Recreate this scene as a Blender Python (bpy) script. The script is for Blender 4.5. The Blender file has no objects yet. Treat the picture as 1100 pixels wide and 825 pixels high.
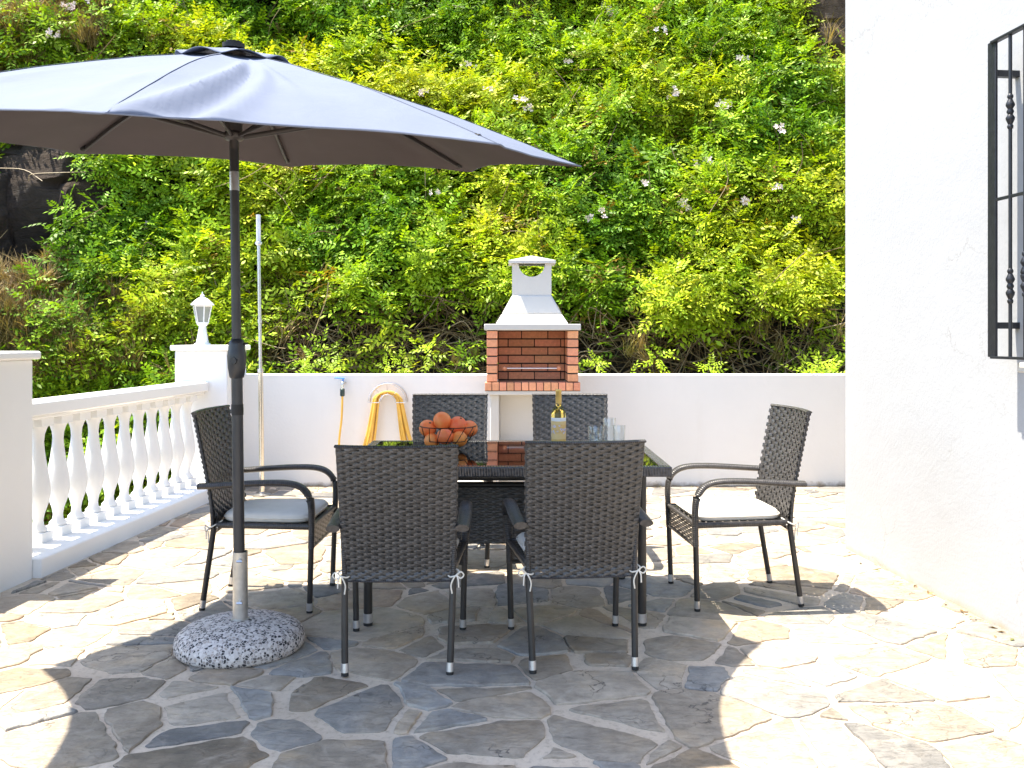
import bpy, math, random
import numpy as np
from mathutils import Vector, Matrix, noise
random.seed(7); rng = np.random.default_rng(7)
S = bpy.context.scene
COL = S.collection
PI = math.pi
F = 950.0; CAMH = 1.32; HZ = 362.0          # measured from the photograph: focal length (px of 1100), eye height, horizon row

# ------------------------------------------------------------------ helpers
class MB:
    """collects geometry; build() links it as ONE mesh object"""
    def __init__(s): s.v = []; s.f = []; s.uv = []
    def add(s, vs, fs, uvs=None):
        o = len(s.v); s.v += [tuple(p) for p in vs]
        for i, f in enumerate(fs):
            s.f.append(tuple(o + k for k in f))
            s.uv.append(uvs[i] if uvs else None)
    def box(s, x0, x1, y0, y1, z0, z1, M=None):
        vs = [Vector((x, y, z)) for z in (z0, z1) for y in (y0, y1) for x in (x0, x1)]
        if M: vs = [M @ p for p in vs]
        s.add(vs, [(0, 2, 3, 1), (4, 5, 7, 6), (0, 1, 5, 4), (2, 6, 7, 3), (0, 4, 6, 2), (1, 3, 7, 5)])
    def lathe(s, prof, n=24, c=(0, 0, 0), rot=0.0, sq=None):
        """prof: list of (r, z)"""
        vs = []
        for r, z in prof:
            for k in range(n):
                a = rot + 2 * PI * k / n
                vs.append((c[0] + r * math.cos(a), c[1] + r * math.sin(a), c[2] + z))
        fs = []
        for j in range(len(prof) - 1):
            for k in range(n):
                k2 = (k + 1) % n
                fs.append((j * n + k, j * n + k2, (j + 1) * n + k2, (j + 1) * n + k))
        if prof[0][0] > 1e-6: fs.append(tuple(reversed(range(n))))
        if prof[-1][0] > 1e-6: fs.append(tuple((len(prof) - 1) * n + k for k in range(n)))
        s.add(vs, fs)
    def tube(s, pts, r, n=10, closed=False, ry=None, up=None, rot=0.0, caps=True):
        pts = [Vector(p) for p in pts]; m = len(pts)
        rs = r if isinstance(r, (list, tuple)) else [r] * m
        rys = ry if isinstance(ry, (list, tuple)) else ([ry] * m if ry else rs)
        tang = []
        for i in range(m):
            a = pts[(i - 1) % m] if (closed or i > 0) else pts[i]
            b = pts[(i + 1) % m] if (closed or i < m - 1) else pts[i]
            t = (b - a); tang.append(t.normalized() if t.length > 1e-9 else Vector((0, 0, 1)))
        u = Vector(up) if up else (Vector((0, 0, 1)) if abs(tang[0].z) < .9 else Vector((1, 0, 0)))
        vs = []; d = 0; L = [0]
        for i in range(m):
            if i: d += (pts[i] - pts[i - 1]).length; L.append(d)
            t = tang[i]
            if up: u = Vector(up)
            u = (u - t * u.dot(t))
            u = u.normalized() if u.length > 1e-6 else t.orthogonal().normalized()
            w = t.cross(u)
            for k in range(n):
                a = rot + 2 * PI * k / n
                vs.append(pts[i] + w * (rs[i] * math.cos(a)) + u * (rys[i] * math.sin(a)))
        if closed: L.append(d + (pts[0] - pts[-1]).length)
        fs = []; uv = []
        for i in range(m if closed else m - 1):
            j = (i + 1) % m
            for k in range(n):
                k2 = (k + 1) % n
                fs.append((i * n + k, i * n + k2, j * n + k2, j * n + k))
                uv.append(((k / n, L[i]), ((k + 1) / n, L[i]), ((k + 1) / n, L[i + 1]), (k / n, L[i + 1])))
        if not closed and caps:
            fs.append(tuple(reversed(range(n)))); uv.append(None)
            fs.append(tuple((m - 1) * n + k for k in range(n))); uv.append(None)
        s.add(vs, fs, uv)
    def ball(s, c, r, seg=20, ring=12, sq=(1, 1, 1)):
        prof = [(r * math.sin(PI * i / ring), -r * math.cos(PI * i / ring)) for i in range(ring + 1)]
        vs = []; fs = []
        for rr, z in prof:
            for k in range(seg):
                a = 2 * PI * k / seg
                vs.append((c[0] + rr * math.cos(a) * sq[0], c[1] + rr * math.sin(a) * sq[1], c[2] + z * sq[2]))
        for j in range(ring):
            for k in range(seg):
                k2 = (k + 1) % seg
                fs.append((j * seg + k, j * seg + k2, (j + 1) * seg + k2, (j + 1) * seg + k))
        s.add(vs, fs)
    def build(s, name, mat, parent=None, loc=(0, 0, 0), rotz=0.0, smooth=40, bevel=0.0, bseg=2, col=None):
        me = bpy.data.meshes.new(name)
        me.from_pydata(s.v, [], s.f)
        if any(u is not None for u in s.uv):
            ul = me.uv_layers.new(name='UVMap')
            flat = []
            for f, u in zip(s.f, s.uv):
                if u is None: flat += [0.0, 0.0] * len(f)
                else:
                    for q in u: flat += [q[0], q[1]]
            ul.data.foreach_set('uv', flat)
        if col is not None:
            ca = me.color_attributes.new('Tone', 'FLOAT_COLOR', 'CORNER')
            flat = []
            for f, c in zip(s.f, col): flat += [c[0], c[1], c[2], 1.0] * len(f)
            ca.data.foreach_set('color', flat)
        me.validate(); me.update()
        if smooth:
            me.polygons.foreach_set('use_smooth', [True] * len(me.polygons))
            me.set_sharp_from_angle(angle=math.radians(smooth))
        o = bpy.data.objects.new(name, me); COL.objects.link(o)
        o.location = loc; o.rotation_euler = (0, 0, rotz)
        if mat: me.materials.append(mat)
        if parent: o.parent = parent
        if bevel:
            b = o.modifiers.new('Bevel', 'BEVEL'); b.width = bevel; b.segments = bseg; b.limit_method = 'ANGLE'; b.angle_limit = math.radians(40)
            b.harden_normals = False
        return o

def tag(o, label=None, cat=None, group=None, kind=None):
    if label: o['label'] = label
    if cat: o['category'] = cat
    if group: o['group'] = group
    if kind: o['kind'] = kind
    return o
def thing(name, label, cat, loc=(0, 0, 0), rotz=0.0, group=None):
    o = bpy.data.objects.new(name, None); COL.objects.link(o)
    o.location = loc; o.rotation_euler = (0, 0, rotz); o.empty_display_size = .1
    return tag(o, label, cat, group)
def dup(o, parent=None):
    c = o.copy(); COL.objects.link(c)
    if parent: c.parent = parent
    for ch in list(o.children): dup(ch, c)
    return c
def crom(pts, n=6, closed=False):
    """Catmull-Rom resample"""
    P = [Vector(p) for p in pts]; m = len(P); out = []
    for i in range(m if closed else m - 1):
        p1, p2 = P[i], P[(i + 1) % m]
        p0 = P[i - 1] if (closed or i > 0) else p1 * 2 - p2
        p3 = P[(i + 2) % m] if (closed or i < m - 2) else p2 * 2 - p1
        for k in range(n):
            t = k / n
            out.append(.5 * ((2 * p1) + (p2 - p0) * t + (2 * p0 - 5 * p1 + 4 * p2 - p3) * t * t + (3 * p1 - p0 - 3 * p2 + p3) * t ** 3))
    if not closed: out.append(P[-1])
    return out
def lerp(a, b, t): return a + (b - a) * t

# ------------------------------------------------------------------ materials
def newmat(name):
    m = bpy.data.materials.new(name); m.use_nodes = True
    nt = m.node_tree
    return m, nt, nt.nodes['Principled BSDF'], nt.nodes, nt.links
def ramp(nodes, stops, interp='LINEAR'):
    r = nodes.new('ShaderNodeValToRGB'); r.color_ramp.interpolation = interp
    e = r.color_ramp.elements
    while len(e) < len(stops): e.new(.5)
    for el, (p, c) in zip(e, stops):
        el.position = p; el.color = (*c, 1) if len(c) == 3 else c
    return r
def coords(nodes, links, scale=(1, 1, 1), kind='Object'):
    tc = nodes.new('ShaderNodeTexCoord'); mp = nodes.new('ShaderNodeMapping')
    mp.inputs['Scale'].default_value = scale
    links.new(tc.outputs[kind], mp.inputs['Vector']); return mp.outputs['Vector']
def noise_tex(nodes, links, vec, scale, detail=4, rough=.55, dist=0):
    n = nodes.new('ShaderNodeTexNoise'); n.inputs['Scale'].default_value = scale
    n.inputs['Detail'].default_value = detail; n.inputs['Roughness'].default_value = rough
    n.inputs['Distortion'].default_value = dist
    links.new(vec, n.inputs['Vector']); return n
def bump(nodes, links, h, strength=.3, dist=.01, bs=None, normal=None):
    b = nodes.new('ShaderNodeBump'); b.inputs['Strength'].default_value = strength; b.inputs['Distance'].default_value = dist
    links.new(h, b.inputs['Height'])
    if normal: links.new(normal, b.inputs['Normal'])
    if bs: links.new(b.outputs['Normal'], bs.inputs['Normal'])
    return b.outputs['Normal']
def mixc(nodes, links, a, b, fac, mode='MIX'):
    m = nodes.new('ShaderNodeMix'); m.data_type = 'RGBA'; m.blend_type = mode
    for sock, val in ((m.inputs[6], a), (m.inputs[7], b), (m.inputs[0], fac)):
        if hasattr(val, 'links') or hasattr(val, 'is_linked'): links.new(val, sock)
        elif isinstance(val, (int, float)): sock.default_value = val
        else: sock.default_value = (*val, 1)
    return m.outputs[2]
def simple(name, col, rough=.5, metal=0.0, spec=.5, var=.12, vscale=12, bstr=0.0, bscale=60, coat=0):
    m, nt, bs, N, L = newmat(name)
    v = coords(N, L)
    n = noise_tex(N, L, v, vscale, 5)
    r = ramp(N, [(.3, tuple(c * (1 - var) for c in col)), (.7, tuple(min(1, c * (1 + var)) for c in col))])
    L.new(n.outputs['Fac'], r.inputs['Fac']); L.new(r.outputs['Color'], bs.inputs['Base Color'])
    bs.inputs['Roughness'].default_value = rough; bs.inputs['Metallic'].default_value = metal
    bs.inputs['Specular IOR Level'].default_value = spec
    if coat: bs.inputs['Coat Weight'].default_value = coat
    if bstr:
        n2 = noise_tex(N, L, v, bscale, 4)
        bump(N, L, n2.outputs['Fac'], bstr, .004, bs)
    return m

def mat_plaster(name, col=(.80, .80, .79), dirt_h=.0, warm=(.55, .47, .36), bst=.35, cracks=False):
    m, nt, bs, N, L = newmat(name)
    v = coords(N, L)
    big = noise_tex(N, L, v, 1.3, 5, .6); fine = noise_tex(N, L, v, 55, 5, .65); mid = noise_tex(N, L, v, 7, 4, .5)
    r = ramp(N, [(.3, tuple(c * .955 for c in col)), (.65, col)]); L.new(big.outputs['Fac'], r.inputs['Fac'])
    c = r.outputs['Color']
    if dirt_h:
        sep = N.new('ShaderNodeSeparateXYZ'); L.new(v, sep.inputs[0])
        mr = N.new('ShaderNodeMapRange'); mr.inputs[1].default_value = 0; mr.inputs[2].default_value = dirt_h
        mr.inputs[3].default_value = .62; mr.inputs[4].default_value = 0.0; L.new(sep.outputs['Z'], mr.inputs[0])
        st = noise_tex(N, L, v, 9, 6, .7)
        mu = N.new('ShaderNodeMath'); mu.operation = 'MULTIPLY_ADD'
        L.new(mr.outputs[0], mu.inputs[0]); mu.inputs[1].default_value = 1.2
        ad = N.new('ShaderNodeMath'); ad.operation = 'SUBTRACT'; L.new(st.outputs['Fac'], ad.inputs[0]); ad.inputs[1].default_value = .78
        L.new(ad.outputs[0], mu.inputs[2])
        cl = ramp(N, [(.08, (0, 0, 0)), (.45, (1, 1, 1))]); L.new(mu.outputs[0], cl.inputs['Fac'])
        c = mixc(N, L, c, warm, cl.outputs['Color'])
    sk = noise_tex(N, L, coords(N, L, (2.6, 2.6, .35)), 1.3, 6, .7)
    rs = ramp(N, [(.28, (.968, .963, .955)), (.42, (1, 1, 1))]); L.new(sk.outputs['Fac'], rs.inputs['Fac'])
    c = mixc(N, L, c, rs.outputs['Color'], 1.0, 'MULTIPLY')
    if cracks:
        vo = N.new('ShaderNodeTexVoronoi'); vo.feature = 'DISTANCE_TO_EDGE'; vo.inputs['Scale'].default_value = .9
        dn = noise_tex(N, L, v, 3.0, 7, .65); av = N.new('ShaderNodeVectorMath'); av.operation = 'MULTIPLY_ADD'
        L.new(dn.outputs['Color'], av.inputs[0]); av.inputs[1].default_value = (.5, .5, .5); L.new(v, av.inputs[2]); L.new(av.outputs[0], vo.inputs['Vector'])
        rk = ramp(N, [(0, (.6, .6, .6)), (.004, (0, 0, 0))]); L.new(vo.outputs['Distance'], rk.inputs['Fac'])
        gt = ramp(N, [(.52, (0, 0, 0)), (.6, (1, 1, 1))]); L.new(noise_tex(N, L, v, 1.1, 2).outputs['Fac'], gt.inputs['Fac'])
        c = mixc(N, L, c, (.22, .21, .2), mixc(N, L, (0, 0, 0), rk.outputs['Color'], gt.outputs['Color']))
    L.new(c, bs.inputs['Base Color']); bs.inputs['Roughness'].default_value = .85
    bs.inputs['Specular IOR Level'].default_value = .25
    n1 = bump(N, L, mid.outputs['Fac'], bst * .6, .012)
    bump(N, L, fine.outputs['Fac'], bst, .004, bs, n1)
    return m
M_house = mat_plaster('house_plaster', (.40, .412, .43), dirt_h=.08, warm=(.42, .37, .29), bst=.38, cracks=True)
M_wall = mat_plaster('wall_plaster', (.83, .825, .81), dirt_h=.09, warm=(.33, .27, .2))
M_bal = mat_plaster('balustrade_paint', (.86, .855, .84), dirt_h=0, bst=.2)
M_white_conc = mat_plaster('white_concrete', (.62, .605, .57), bst=.3)

def mat_wicker(name, base, hi, rough=.30):
    m, nt, bs, N, L = newmat(name)
    v = coords(N, L)
    n = noise_tex(N, L, coords(N, L, (9, 9, 60)), 3.0, 3, .6)
    r = ramp(N, [(.3, base), (.72, hi)]); L.new(n.outputs['Fac'], r.inputs['Fac'])
    L.new(r.outputs['Color'], bs.inputs['Base Color'])
    bs.inputs['Roughness'].default_value = rough; bs.inputs['Specular IOR Level'].default_value = .55
    f = noise_tex(N, L, coords(N, L, (20, 20, 300)), 2.0, 2)
    bump(N, L, f.outputs['Fac'], .25, .002, bs)
    return m
M_strand = mat_wicker('woven_strand', (.016, .0155, .0155), (.10, .095, .093))
def mat_wrap(name, base, hi, pitch=.009, rough=.34):
    m, nt, bs, N, L = newmat(name)
    uv = N.new('ShaderNodeTexCoord'); sp = N.new('ShaderNodeSeparateXYZ'); L.new(uv.outputs['UV'], sp.inputs[0])
    mu = N.new('ShaderNodeMath'); mu.operation = 'MULTIPLY'; mu.inputs[1].default_value = 1 / pitch; L.new(sp.outputs['Y'], mu.inputs[0])
    ad = N.new('ShaderNodeMath'); ad.operation = 'MULTIPLY_ADD'; L.new(sp.outputs['X'], ad.inputs[0]); ad.inputs[1].default_value = 1.0; L.new(mu.outputs[0], ad.inputs[2])
    fr = N.new('ShaderNodeMath'); fr.operation = 'PINGPONG'; fr.inputs[1].default_value = .5; L.new(ad.outputs[0], fr.inputs[0])
    pw = N.new('ShaderNodeMath'); pw.operation = 'POWER'; pw.inputs[1].default_value = .35; L.new(fr.outputs[0], pw.inputs[0])
    n = noise_tex(N, L, coords(N, L, (30, 30, 30)), 2.0, 3)
    r = ramp(N, [(.3, base), (.7, hi)]); L.new(n.outputs['Fac'], r.inputs['Fac'])
    L.new(r.outputs['Color'], bs.inputs['Base Color'])
    bs.inputs['Roughness'].default_value = rough
    bump(N, L, pw.outputs[0], .9, .003, bs)
    return m
M_wrap = mat_wrap('wrapped_strand', (.03, .027, .026), (.065, .06, .058))
M_leg = simple('dark_leg_paint', (.02, .019, .019), .4, 0, .5, .25, 20)
M_alu = simple('brushed_aluminium', (.62, .62, .63), .32, .9, .5, .08, 30)
M_rubber = simple('black_rubber', (.015, .015, .015), .7)
M_cushion = simple('cream_cushion_cloth', (.74, .70, .63), .9, 0, .2, .05, 14, .35, 420)
M_cord = simple('cream_cord', (.72, .68, .6), .8)

def mat_glass_top():
    m, nt, bs, N, L = newmat('black_table_glass')
    bs.inputs['Base Color'].default_value = (.006, .007, .007, 1)
    n = noise_tex(N, L, coords(N, L), 9, 4)
    r = ramp(N, [(.4, (.02, .02, .02)), (.8, (.07, .07, .07))]); L.new(n.outputs['Fac'], r.inputs['Fac'])
    L.new(r.outputs['Color'], bs.inputs['Roughness'])
    bs.inputs['IOR'].default_value = 1.55
    return m
M_gtop = mat_glass_top()

# flagstones
def mat_stone():
    m, nt, bs, N, L = newmat('flagstone')
    a = N.new('ShaderNodeAttribute'); a.attribute_name = 'Tone'
    v = coords(N, L)
    n1 = noise_tex(N, L, v, 3.2, 7, .62, .6); n2 = noise_tex(N, L, v, 16, 6, .65, .3); n3 = noise_tex(N, L, v, 90, 4, .6)
    r1 = ramp(N, [(.28, (.74, .76, .79)), (.5, (1, 1, 1)), (.74, (1.34, 1.2, 1.0))]); L.new(n1.outputs['Fac'], r1.inputs['Fac'])
    c = mixc(N, L, a.outputs['Color'], r1.outputs['Color'], 1.0, 'MULTIPLY')
    r2 = ramp(N, [(.25, (.62, .61, .60)), (.6, (1.12, 1.11, 1.10))]); L.new(n2.outputs['Fac'], r2.inputs['Fac'])
    c = mixc(N, L, c, r2.outputs['Color'], .8, 'MULTIPLY')
    # mortar dust smeared over the stone faces
    n4 = noise_tex(N, L, v, 5.5, 8, .7, 1.0)
    r4 = ramp(N, [(.52, (0, 0, 0)), (.7, (.6, .6, .6))]); L.new(n4.outputs['Fac'], r4.inputs['Fac'])
    c = mixc(N, L, c, (.50, .43, .35), r4.outputs['Color'])
    # splits
    vo = N.new('ShaderNodeTexVoronoi'); vo.feature = 'DISTANCE_TO_EDGE'; vo.inputs['Scale'].default_value = 2.1
    dn = noise_tex(N, L, v, 2.5, 5, .6); av = N.new('ShaderNodeVectorMath'); av.operation = 'MULTIPLY_ADD'
    L.new(dn.outputs['Color'], av.inputs[0]); av.inputs[1].default_value = (.8, .8, .8); L.new(v, av.inputs[2])
    L.new(av.outputs[0], vo.inputs['Vector'])
    rc = ramp(N, [(.0, (1, 1, 1)), (.012, (0, 0, 0))]); L.new(vo.outputs['Distance'], rc.inputs['Fac'])
    gate = ramp(N, [(.5, (0, 0, 0)), (.56, (.75, .75, .75))]); L.new(noise_tex(N, L, v, 1.7, 2).outputs['Fac'], gate.inputs['Fac'])
    cr = mixc(N, L, (0, 0, 0), rc.outputs['Color'], gate.outputs['Color'])
    c = mixc(N, L, c, (.05, .045, .04), cr)
    L.new(c, bs.inputs['Base Color'])
    bs.inputs['Roughness'].default_value = .62; bs.inputs['Specular IOR Level'].default_value = .35
    st = noise_tex(N, L, coords(N, L, (3, 9, 3)), 2.2, 8, .62, 1.5)
    q = ramp(N, [(.30, (0, 0, 0)), (.36, (.3, .3, .3)), (.48, (.36, .36, .36)), (.52, (.65, .65, .65)), (.66, (.7, .7, .7)), (.7, (1, 1, 1))])
    L.new(st.outputs['Fac'], q.inputs['Fac'])
    b1 = bump(N, L, q.outputs['Color'], .8, .008)
    b2 = bump(N, L, n2.outputs['Fac'], .5, .006, None, b1)
    b3 = bump(N, L, n3.outputs['Fac'], .35, .002, None, b2)
    inv = N.new('ShaderNodeMath'); inv.operation = 'SUBTRACT'; inv.inputs[0].default_value = 1; L.new(cr, inv.inputs[1])
    bump(N, L, inv.outputs[0], .6, .005, bs, b3)
    return m
def mat_grout():
    m, nt, bs, N, L = newmat('sandy_mortar')
    v = coords(N, L)
    n1 = noise_tex(N, L, v, 2.3, 6, .6); n2 = noise_tex(N, L, v, 38, 6, .7); n3 = noise_tex(N, L, v, 220, 3, .6)
    r1 = ramp(N, [(.3, (.52, .425, .325)), (.55, (.65, .545, .425)), (.75, (.69, .60, .49))]); L.new(n1.outputs['Fac'], r1.inputs['Fac'])
    r2 = ramp(N, [(.3, (.50, .47, .44)), (.5, (1, 1, 1))]); L.new(n2.outputs['Fac'], r2.inputs['Fac'])
    c = mixc(N, L, r1.outputs['Color'], r2.outputs['Color'], .65, 'MULTIPLY')
    L.new(c, bs.inputs['Base Color']); bs.inputs['Roughness'].default_value = .95; bs.inputs['Specular IOR Level'].default_value = .15
    b1 = bump(N, L, n2.outputs['Fac'], .5, .008); bump(N, L, n3.outputs['Fac'], .4, .003, bs, b1)
    return m
M_stone = mat_stone(); M_grout = mat_grout()

def mat_soil():
    m, nt, bs, N, L = newmat('bank_soil')
    v = coords(N, L)
    n1 = noise_tex(N, L, v, 1.6, 8, .7, .5)
    r = ramp(N, [(.3, (.012, .010, .006)), (.55, (.035, .026, .016)), (.78, (.10, .075, .045))]); L.new(n1.outputs['Fac'], r.inputs['Fac'])
    L.new(r.outputs['Color'], bs.inputs['Base Color']); bs.inputs['Roughness'].default_value = 1
    n2 = noise_tex(N, L, v, 9, 8, .7); bump(N, L, n2.outputs['Fac'], 1, .15, bs)
    return m
M_soil = mat_soil()
def mat_rock(name='brown_rock', k=1.0):
    m, nt, bs, N, L = newmat(name)
    v = coords(N, L)
    n1 = noise_tex(N, L, v, 2.4, 9, .68, .8)
    r = ramp(N, [(p_, tuple(c_ * k for c_ in q_)) for p_, q_ in [(.28, (.03, .018, .011)), (.5, (.075, .048, .03)), (.72, (.15, .10, .065))]]); L.new(n1.outputs['Fac'], r.inputs['Fac'])
    L.new(r.outputs['Color'], bs.inputs['Base Color']); bs.inputs['Roughness'].default_value = .9
    n2 = noise_tex(N, L, coords(N, L, (1, 1, 2.6)), 3, 12, .75, 1.2); bump(N, L, n2.outputs['Fac'], 1, .3, bs)
    return m
M_rock = mat_rock()
def mat_leaf(name, transl=.2):
    m, nt, bs, N, L = newmat(name)
    a = N.new('ShaderNodeAttribute'); a.attribute_name = 'Tone'
    L.new(a.outputs['Color'], bs.inputs['Base Color'])
    bs.inputs['Roughness'].default_value = .5; bs.inputs['Specular IOR Level'].default_value = .22
    t = N.new('ShaderNodeBsdfTranslucent')
    g = mixc(N, L, a.outputs['Color'], (1.45, 1.4, .4), 1.0, 'MULTIPLY'); L.new(g, t.inputs['Color'])
    mx = N.new('ShaderNodeMixShader'); mx.inputs[0].default_value = transl
    L.new(bs.outputs[0], mx.inputs[1]); L.new(t.outputs[0], mx.inputs[2])
    L.new(mx.outputs[0], N['Material Output'].inputs['Surface'])
    return m
M_leaf = mat_leaf('vine_leaf'); M_dry = mat_leaf('dry_stalk', .15)
M_petal = simple('pale_pink_petal', (.92, .76, .70), .7, 0, .2, .1, 30)

# ------------------------------------------------------------------ camera, light, world
cam = bpy.data.objects.new('camera', bpy.data.cameras.new('camera')); COL.objects.link(cam)
cam.location = (0, 0, CAMH); cam.rotation_euler = (PI / 2, 0, 0)
cam.data.sensor_width = 36; cam.data.lens = 36 * F / 1100
cam.data.shift_y = -(412.5 - HZ) / 1100
cam.data.clip_start = .05; cam.data.clip_end = 500
S.camera = cam
SUN = Vector((-.372, .05, 1.0)).normalized()
sl = bpy.data.lights.new('sun', 'SUN'); sl.energy = 4.3; sl.angle = math.radians(.53); sl.color = (1, .91, .76)
so = bpy.data.objects.new('sun', sl); COL.objects.link(so); so.rotation_euler = SUN.to_track_quat('Z', 'Y').to_euler(); so.location = (-6, 2, 14)
W = bpy.data.worlds.new('World'); S.world = W; W.use_nodes = True
sky = W.node_tree.nodes.new('ShaderNodeTexSky'); sky.sky_type = 'NISHITA'; sky.sun_disc = False
sky.sun_elevation = math.asin(SUN.z); sky.sun_rotation = math.atan2(SUN.x, SUN.y)
bg = W.node_tree.nodes['Background']; bg.inputs[1].default_value = .15
W.node_tree.links.new(sky.outputs[0], bg.inputs[0])
S.view_settings.view_transform = 'Standard'; S.view_settings.look = 'None'; S.view_settings.gamma = 1; S.view_settings.exposure = 1.65
S.view_settings.use_curve_mapping = False
S.cycles.max_bounces = 8; S.cycles.diffuse_bounces = 4; S.cycles.transmission_bounces = 8; S.cycles.transparent_max_bounces = 8
S.cycles.use_denoising = True; S.cycles.caustics_reflective = False; S.cycles.caustics_refractive = False
S.cycles.sample_clamp_indirect = 6

# ------------------------------------------------------------------ ground and paving
g = MB(); g.add([(-150, -150, -.7), (150, -150, -.7), (150, 200, -.7), (-150, 200, -.7)], [(0, 1, 2, 3)])
tag(g.build('ground', M_soil, smooth=0), 'bare brown soil around the terrace', None, kind='structure')
g = MB(); g.box(-3.2, 6.5, -4, 8.05, -.65, 0)
tag(g.build('terrace', M_grout, smooth=0), 'sandy mortar bed of the crazy paved terrace', kind='structure')

def clip(poly, px, py, nx, ny):
    """keep points with (p - P).n <= 0"""
    out = []; m = len(poly)
    for i in range(m):
        a = poly[i]; b = poly[(i + 1) % m]
        da = (a[0] - px) * nx + (a[1] - py) * ny; db = (b[0] - px) * nx + (b[1] - py) * ny
        if da <= 0: out.append(a)
        if da * db < 0:
            t = da / (da - db); out.append((a[0] + (b[0] - a[0]) * t, a[1] + (b[1] - a[1]) * t))
    return out
PAL = [((.222, .213, .198), 1.6), ((.265, .25, .225), 3), ((.325, .28, .222), 3.8), ((.37, .31, .238), 3.4), ((.42, .36, .285), 2.6), ((.27, .222, .165), 1.4), ((.29, .283, .265), 1.8), ((.39, .295, .215), 1.2)]
def house_x(y): return 2.572 - .092 * y
def plinth_x(y): return -2.54 + .0716 * (y - 5.056)
def paving():
    R = random.Random(21); pts = []
    step = .205; y = .2
    while y < 7.95:
        x = -2.9
        while x < 4.4:
            if R.random() < .80:
                pts.append((x + R.uniform(-.16, .16), y + R.uniform(-.14, .14), R.uniform(-.02, .035)))
            x += step * 1.18
        y += step * .86
    mb = MB(); cols = []
    for i, (x, y, w) in enumerate(pts):
        poly = [(x - .8, y - .8), (x + .8, y - .8), (x + .8, y + .8), (x - .8, y + .8)]
        for j, (u, v, w2) in enumerate(pts):
            if i == j: continue
            dx, dy = u - x, v - y; d2 = dx * dx + dy * dy
            if d2 > 1.4: continue
            d = math.sqrt(d2)
            hsh = ((min(i, j) * 7919 + max(i, j) * 104729) % 1000) / 1000
            gap = .005 + .011 * hsh + (.017 if hsh > .87 else 0)
            t = .5 * d + (w - w2) / (2 * d) - gap
            poly = clip(poly, x + dx / d * t, y + dy / d * t, dx / d, dy / d)
            if len(poly) < 3: break
        if len(poly) < 3: continue
        poly = clip(poly, 0, 7.76, 0, 1)
        ax = -2.54; poly = clip(poly, ax, 5.056, -1, .0716) if poly else poly
        # chaikin
        q = []
        for k in range(len(poly)):
            a = Vector(poly[k]); b = Vector(poly[(k + 1) % len(poly)])
            if (b - a).length < 1e-4: continue
            r1 = R.uniform(.015, .11); r2 = R.uniform(.015, .11)
            q += [a.lerp(b, r1), a.lerp(b, 1 - r2)]
        if len(q) < 3: continue
        # subdivide + wobble
        o = []
        for k in range(len(q)):
            a = q[k]; b = q[(k + 1) % len(q)]; n = max(1, int((b - a).length / .022))
            for s in range(n): o.append(a.lerp(b, s / n))
        c = sum(o, Vector((0, 0))) / len(o)
        area = abs(sum(o[k - 1].x * o[k].y - o[k].x * o[k - 1].y for k in range(len(o)))) / 2
        if area < .003: continue
        top = R.uniform(.004, .0105); n = len(o); vs = []
        P = []
        for p in o:
            d = noise.noise_vector(Vector((p.x * 13, p.y * 13, i * 3.1))) * .013 + noise.noise_vector(Vector((p.x * 45, p.y * 45, i * 1.7))) * .006
            P.append(Vector((p.x + d.x, p.y + d.y)))
        tx, ty = R.uniform(-.006, .006), R.uniform(-.006, .006)
        for p in P: vs.append((p.x, p.y, -.004))
        for p in P:
            q2 = p + (c - p).normalized() * .002; vs.append((q2.x, q2.y, top * .7))
        for p in P:
            q2 = p + (c - p).normalized() * .006; vs.append((q2.x, q2.y, top + (q2.x - c.x) * tx + (q2.y - c.y) * ty))
        fs = []
        for rr in range(2):
            for k in range(n):
                k2 = (k + 1) % n; fs.append((rr * n + k, rr * n + k2, (rr + 1) * n + k2, (rr + 1) * n + k))
        fs.append(tuple(2 * n + k for k in range(n)))
        mb.add(vs, fs)
        tot = sum(w for _, w in PAL); r = R.uniform(0, tot)
        for cc, w in PAL:
            r -= w
            if r <= 0: break
        k = R.uniform(.85, 1.15); cc = tuple(z * k for z in cc)
        cols += [cc] * len(fs)
    o = mb.build('flagstone_paving', M_stone, smooth=35, col=cols)
    tag(o, 'crazy paving of irregular grey and tan flagstones set in sandy mortar', kind='structure')
paving()

# ------------------------------------------------------------------ boundary wall
b = MB(); b.box(-2.42, 6.4, 7.79, 7.99, 0, .99)
tag(b.build('boundary_wall', M_wall, bevel=.008), 'low white plastered wall along the back of the terrace', 'wall')

# ------------------------------------------------------------------ house (wall with a window opening)
hd = Vector((-.0916, .9958, 0)); ang_h = math.atan2(.092, 1.0)       # house runs along +y turned a little left
house = thing('house', 'white rendered house corner with barred window filling the right side', 'house', (house_x(5.484), 5.484, 0), ang_h)
# local: y along the wall (0 at the far corner, negative towards the camera), x into the house
win0, win1, wz0, wz1 = -3.0, -1.78, 1.215, 2.60
h = MB()
h.box(0, .3, win1, 0, -.1, 4.6); h.box(0, .3, -9, win0, -.1, 4.6)
h.box(0, .3, win0, win1, -.1, wz0); h.box(0, .3, win0, win1, wz1, 4.6)
h.box(.3, 4.2, -.3, 0, -.1, 4.6)
h.box(0, 4.2, -9, 0, 4.6, 4.75)
def weld(o, d=.0005):
    import bmesh
    bm = bmesh.new(); bm.from_mesh(o.data); bmesh.ops.remove_doubles(bm, verts=bm.verts, dist=d); bm.to_mesh(o.data); bm.free()
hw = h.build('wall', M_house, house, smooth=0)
h = MB(); h.box(-.085, .02, win0 - .05, win1 + .05, wz0 - .045, wz0 - .002)
M_sill = simple('sill_tile', (.42, .27, .16), .6)
h.build('window_sill', M_white_conc, house, bevel=.006)
M_wframe = simple('white_window_frame', (.8, .8, .8), .4)
win = MB()
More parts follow.
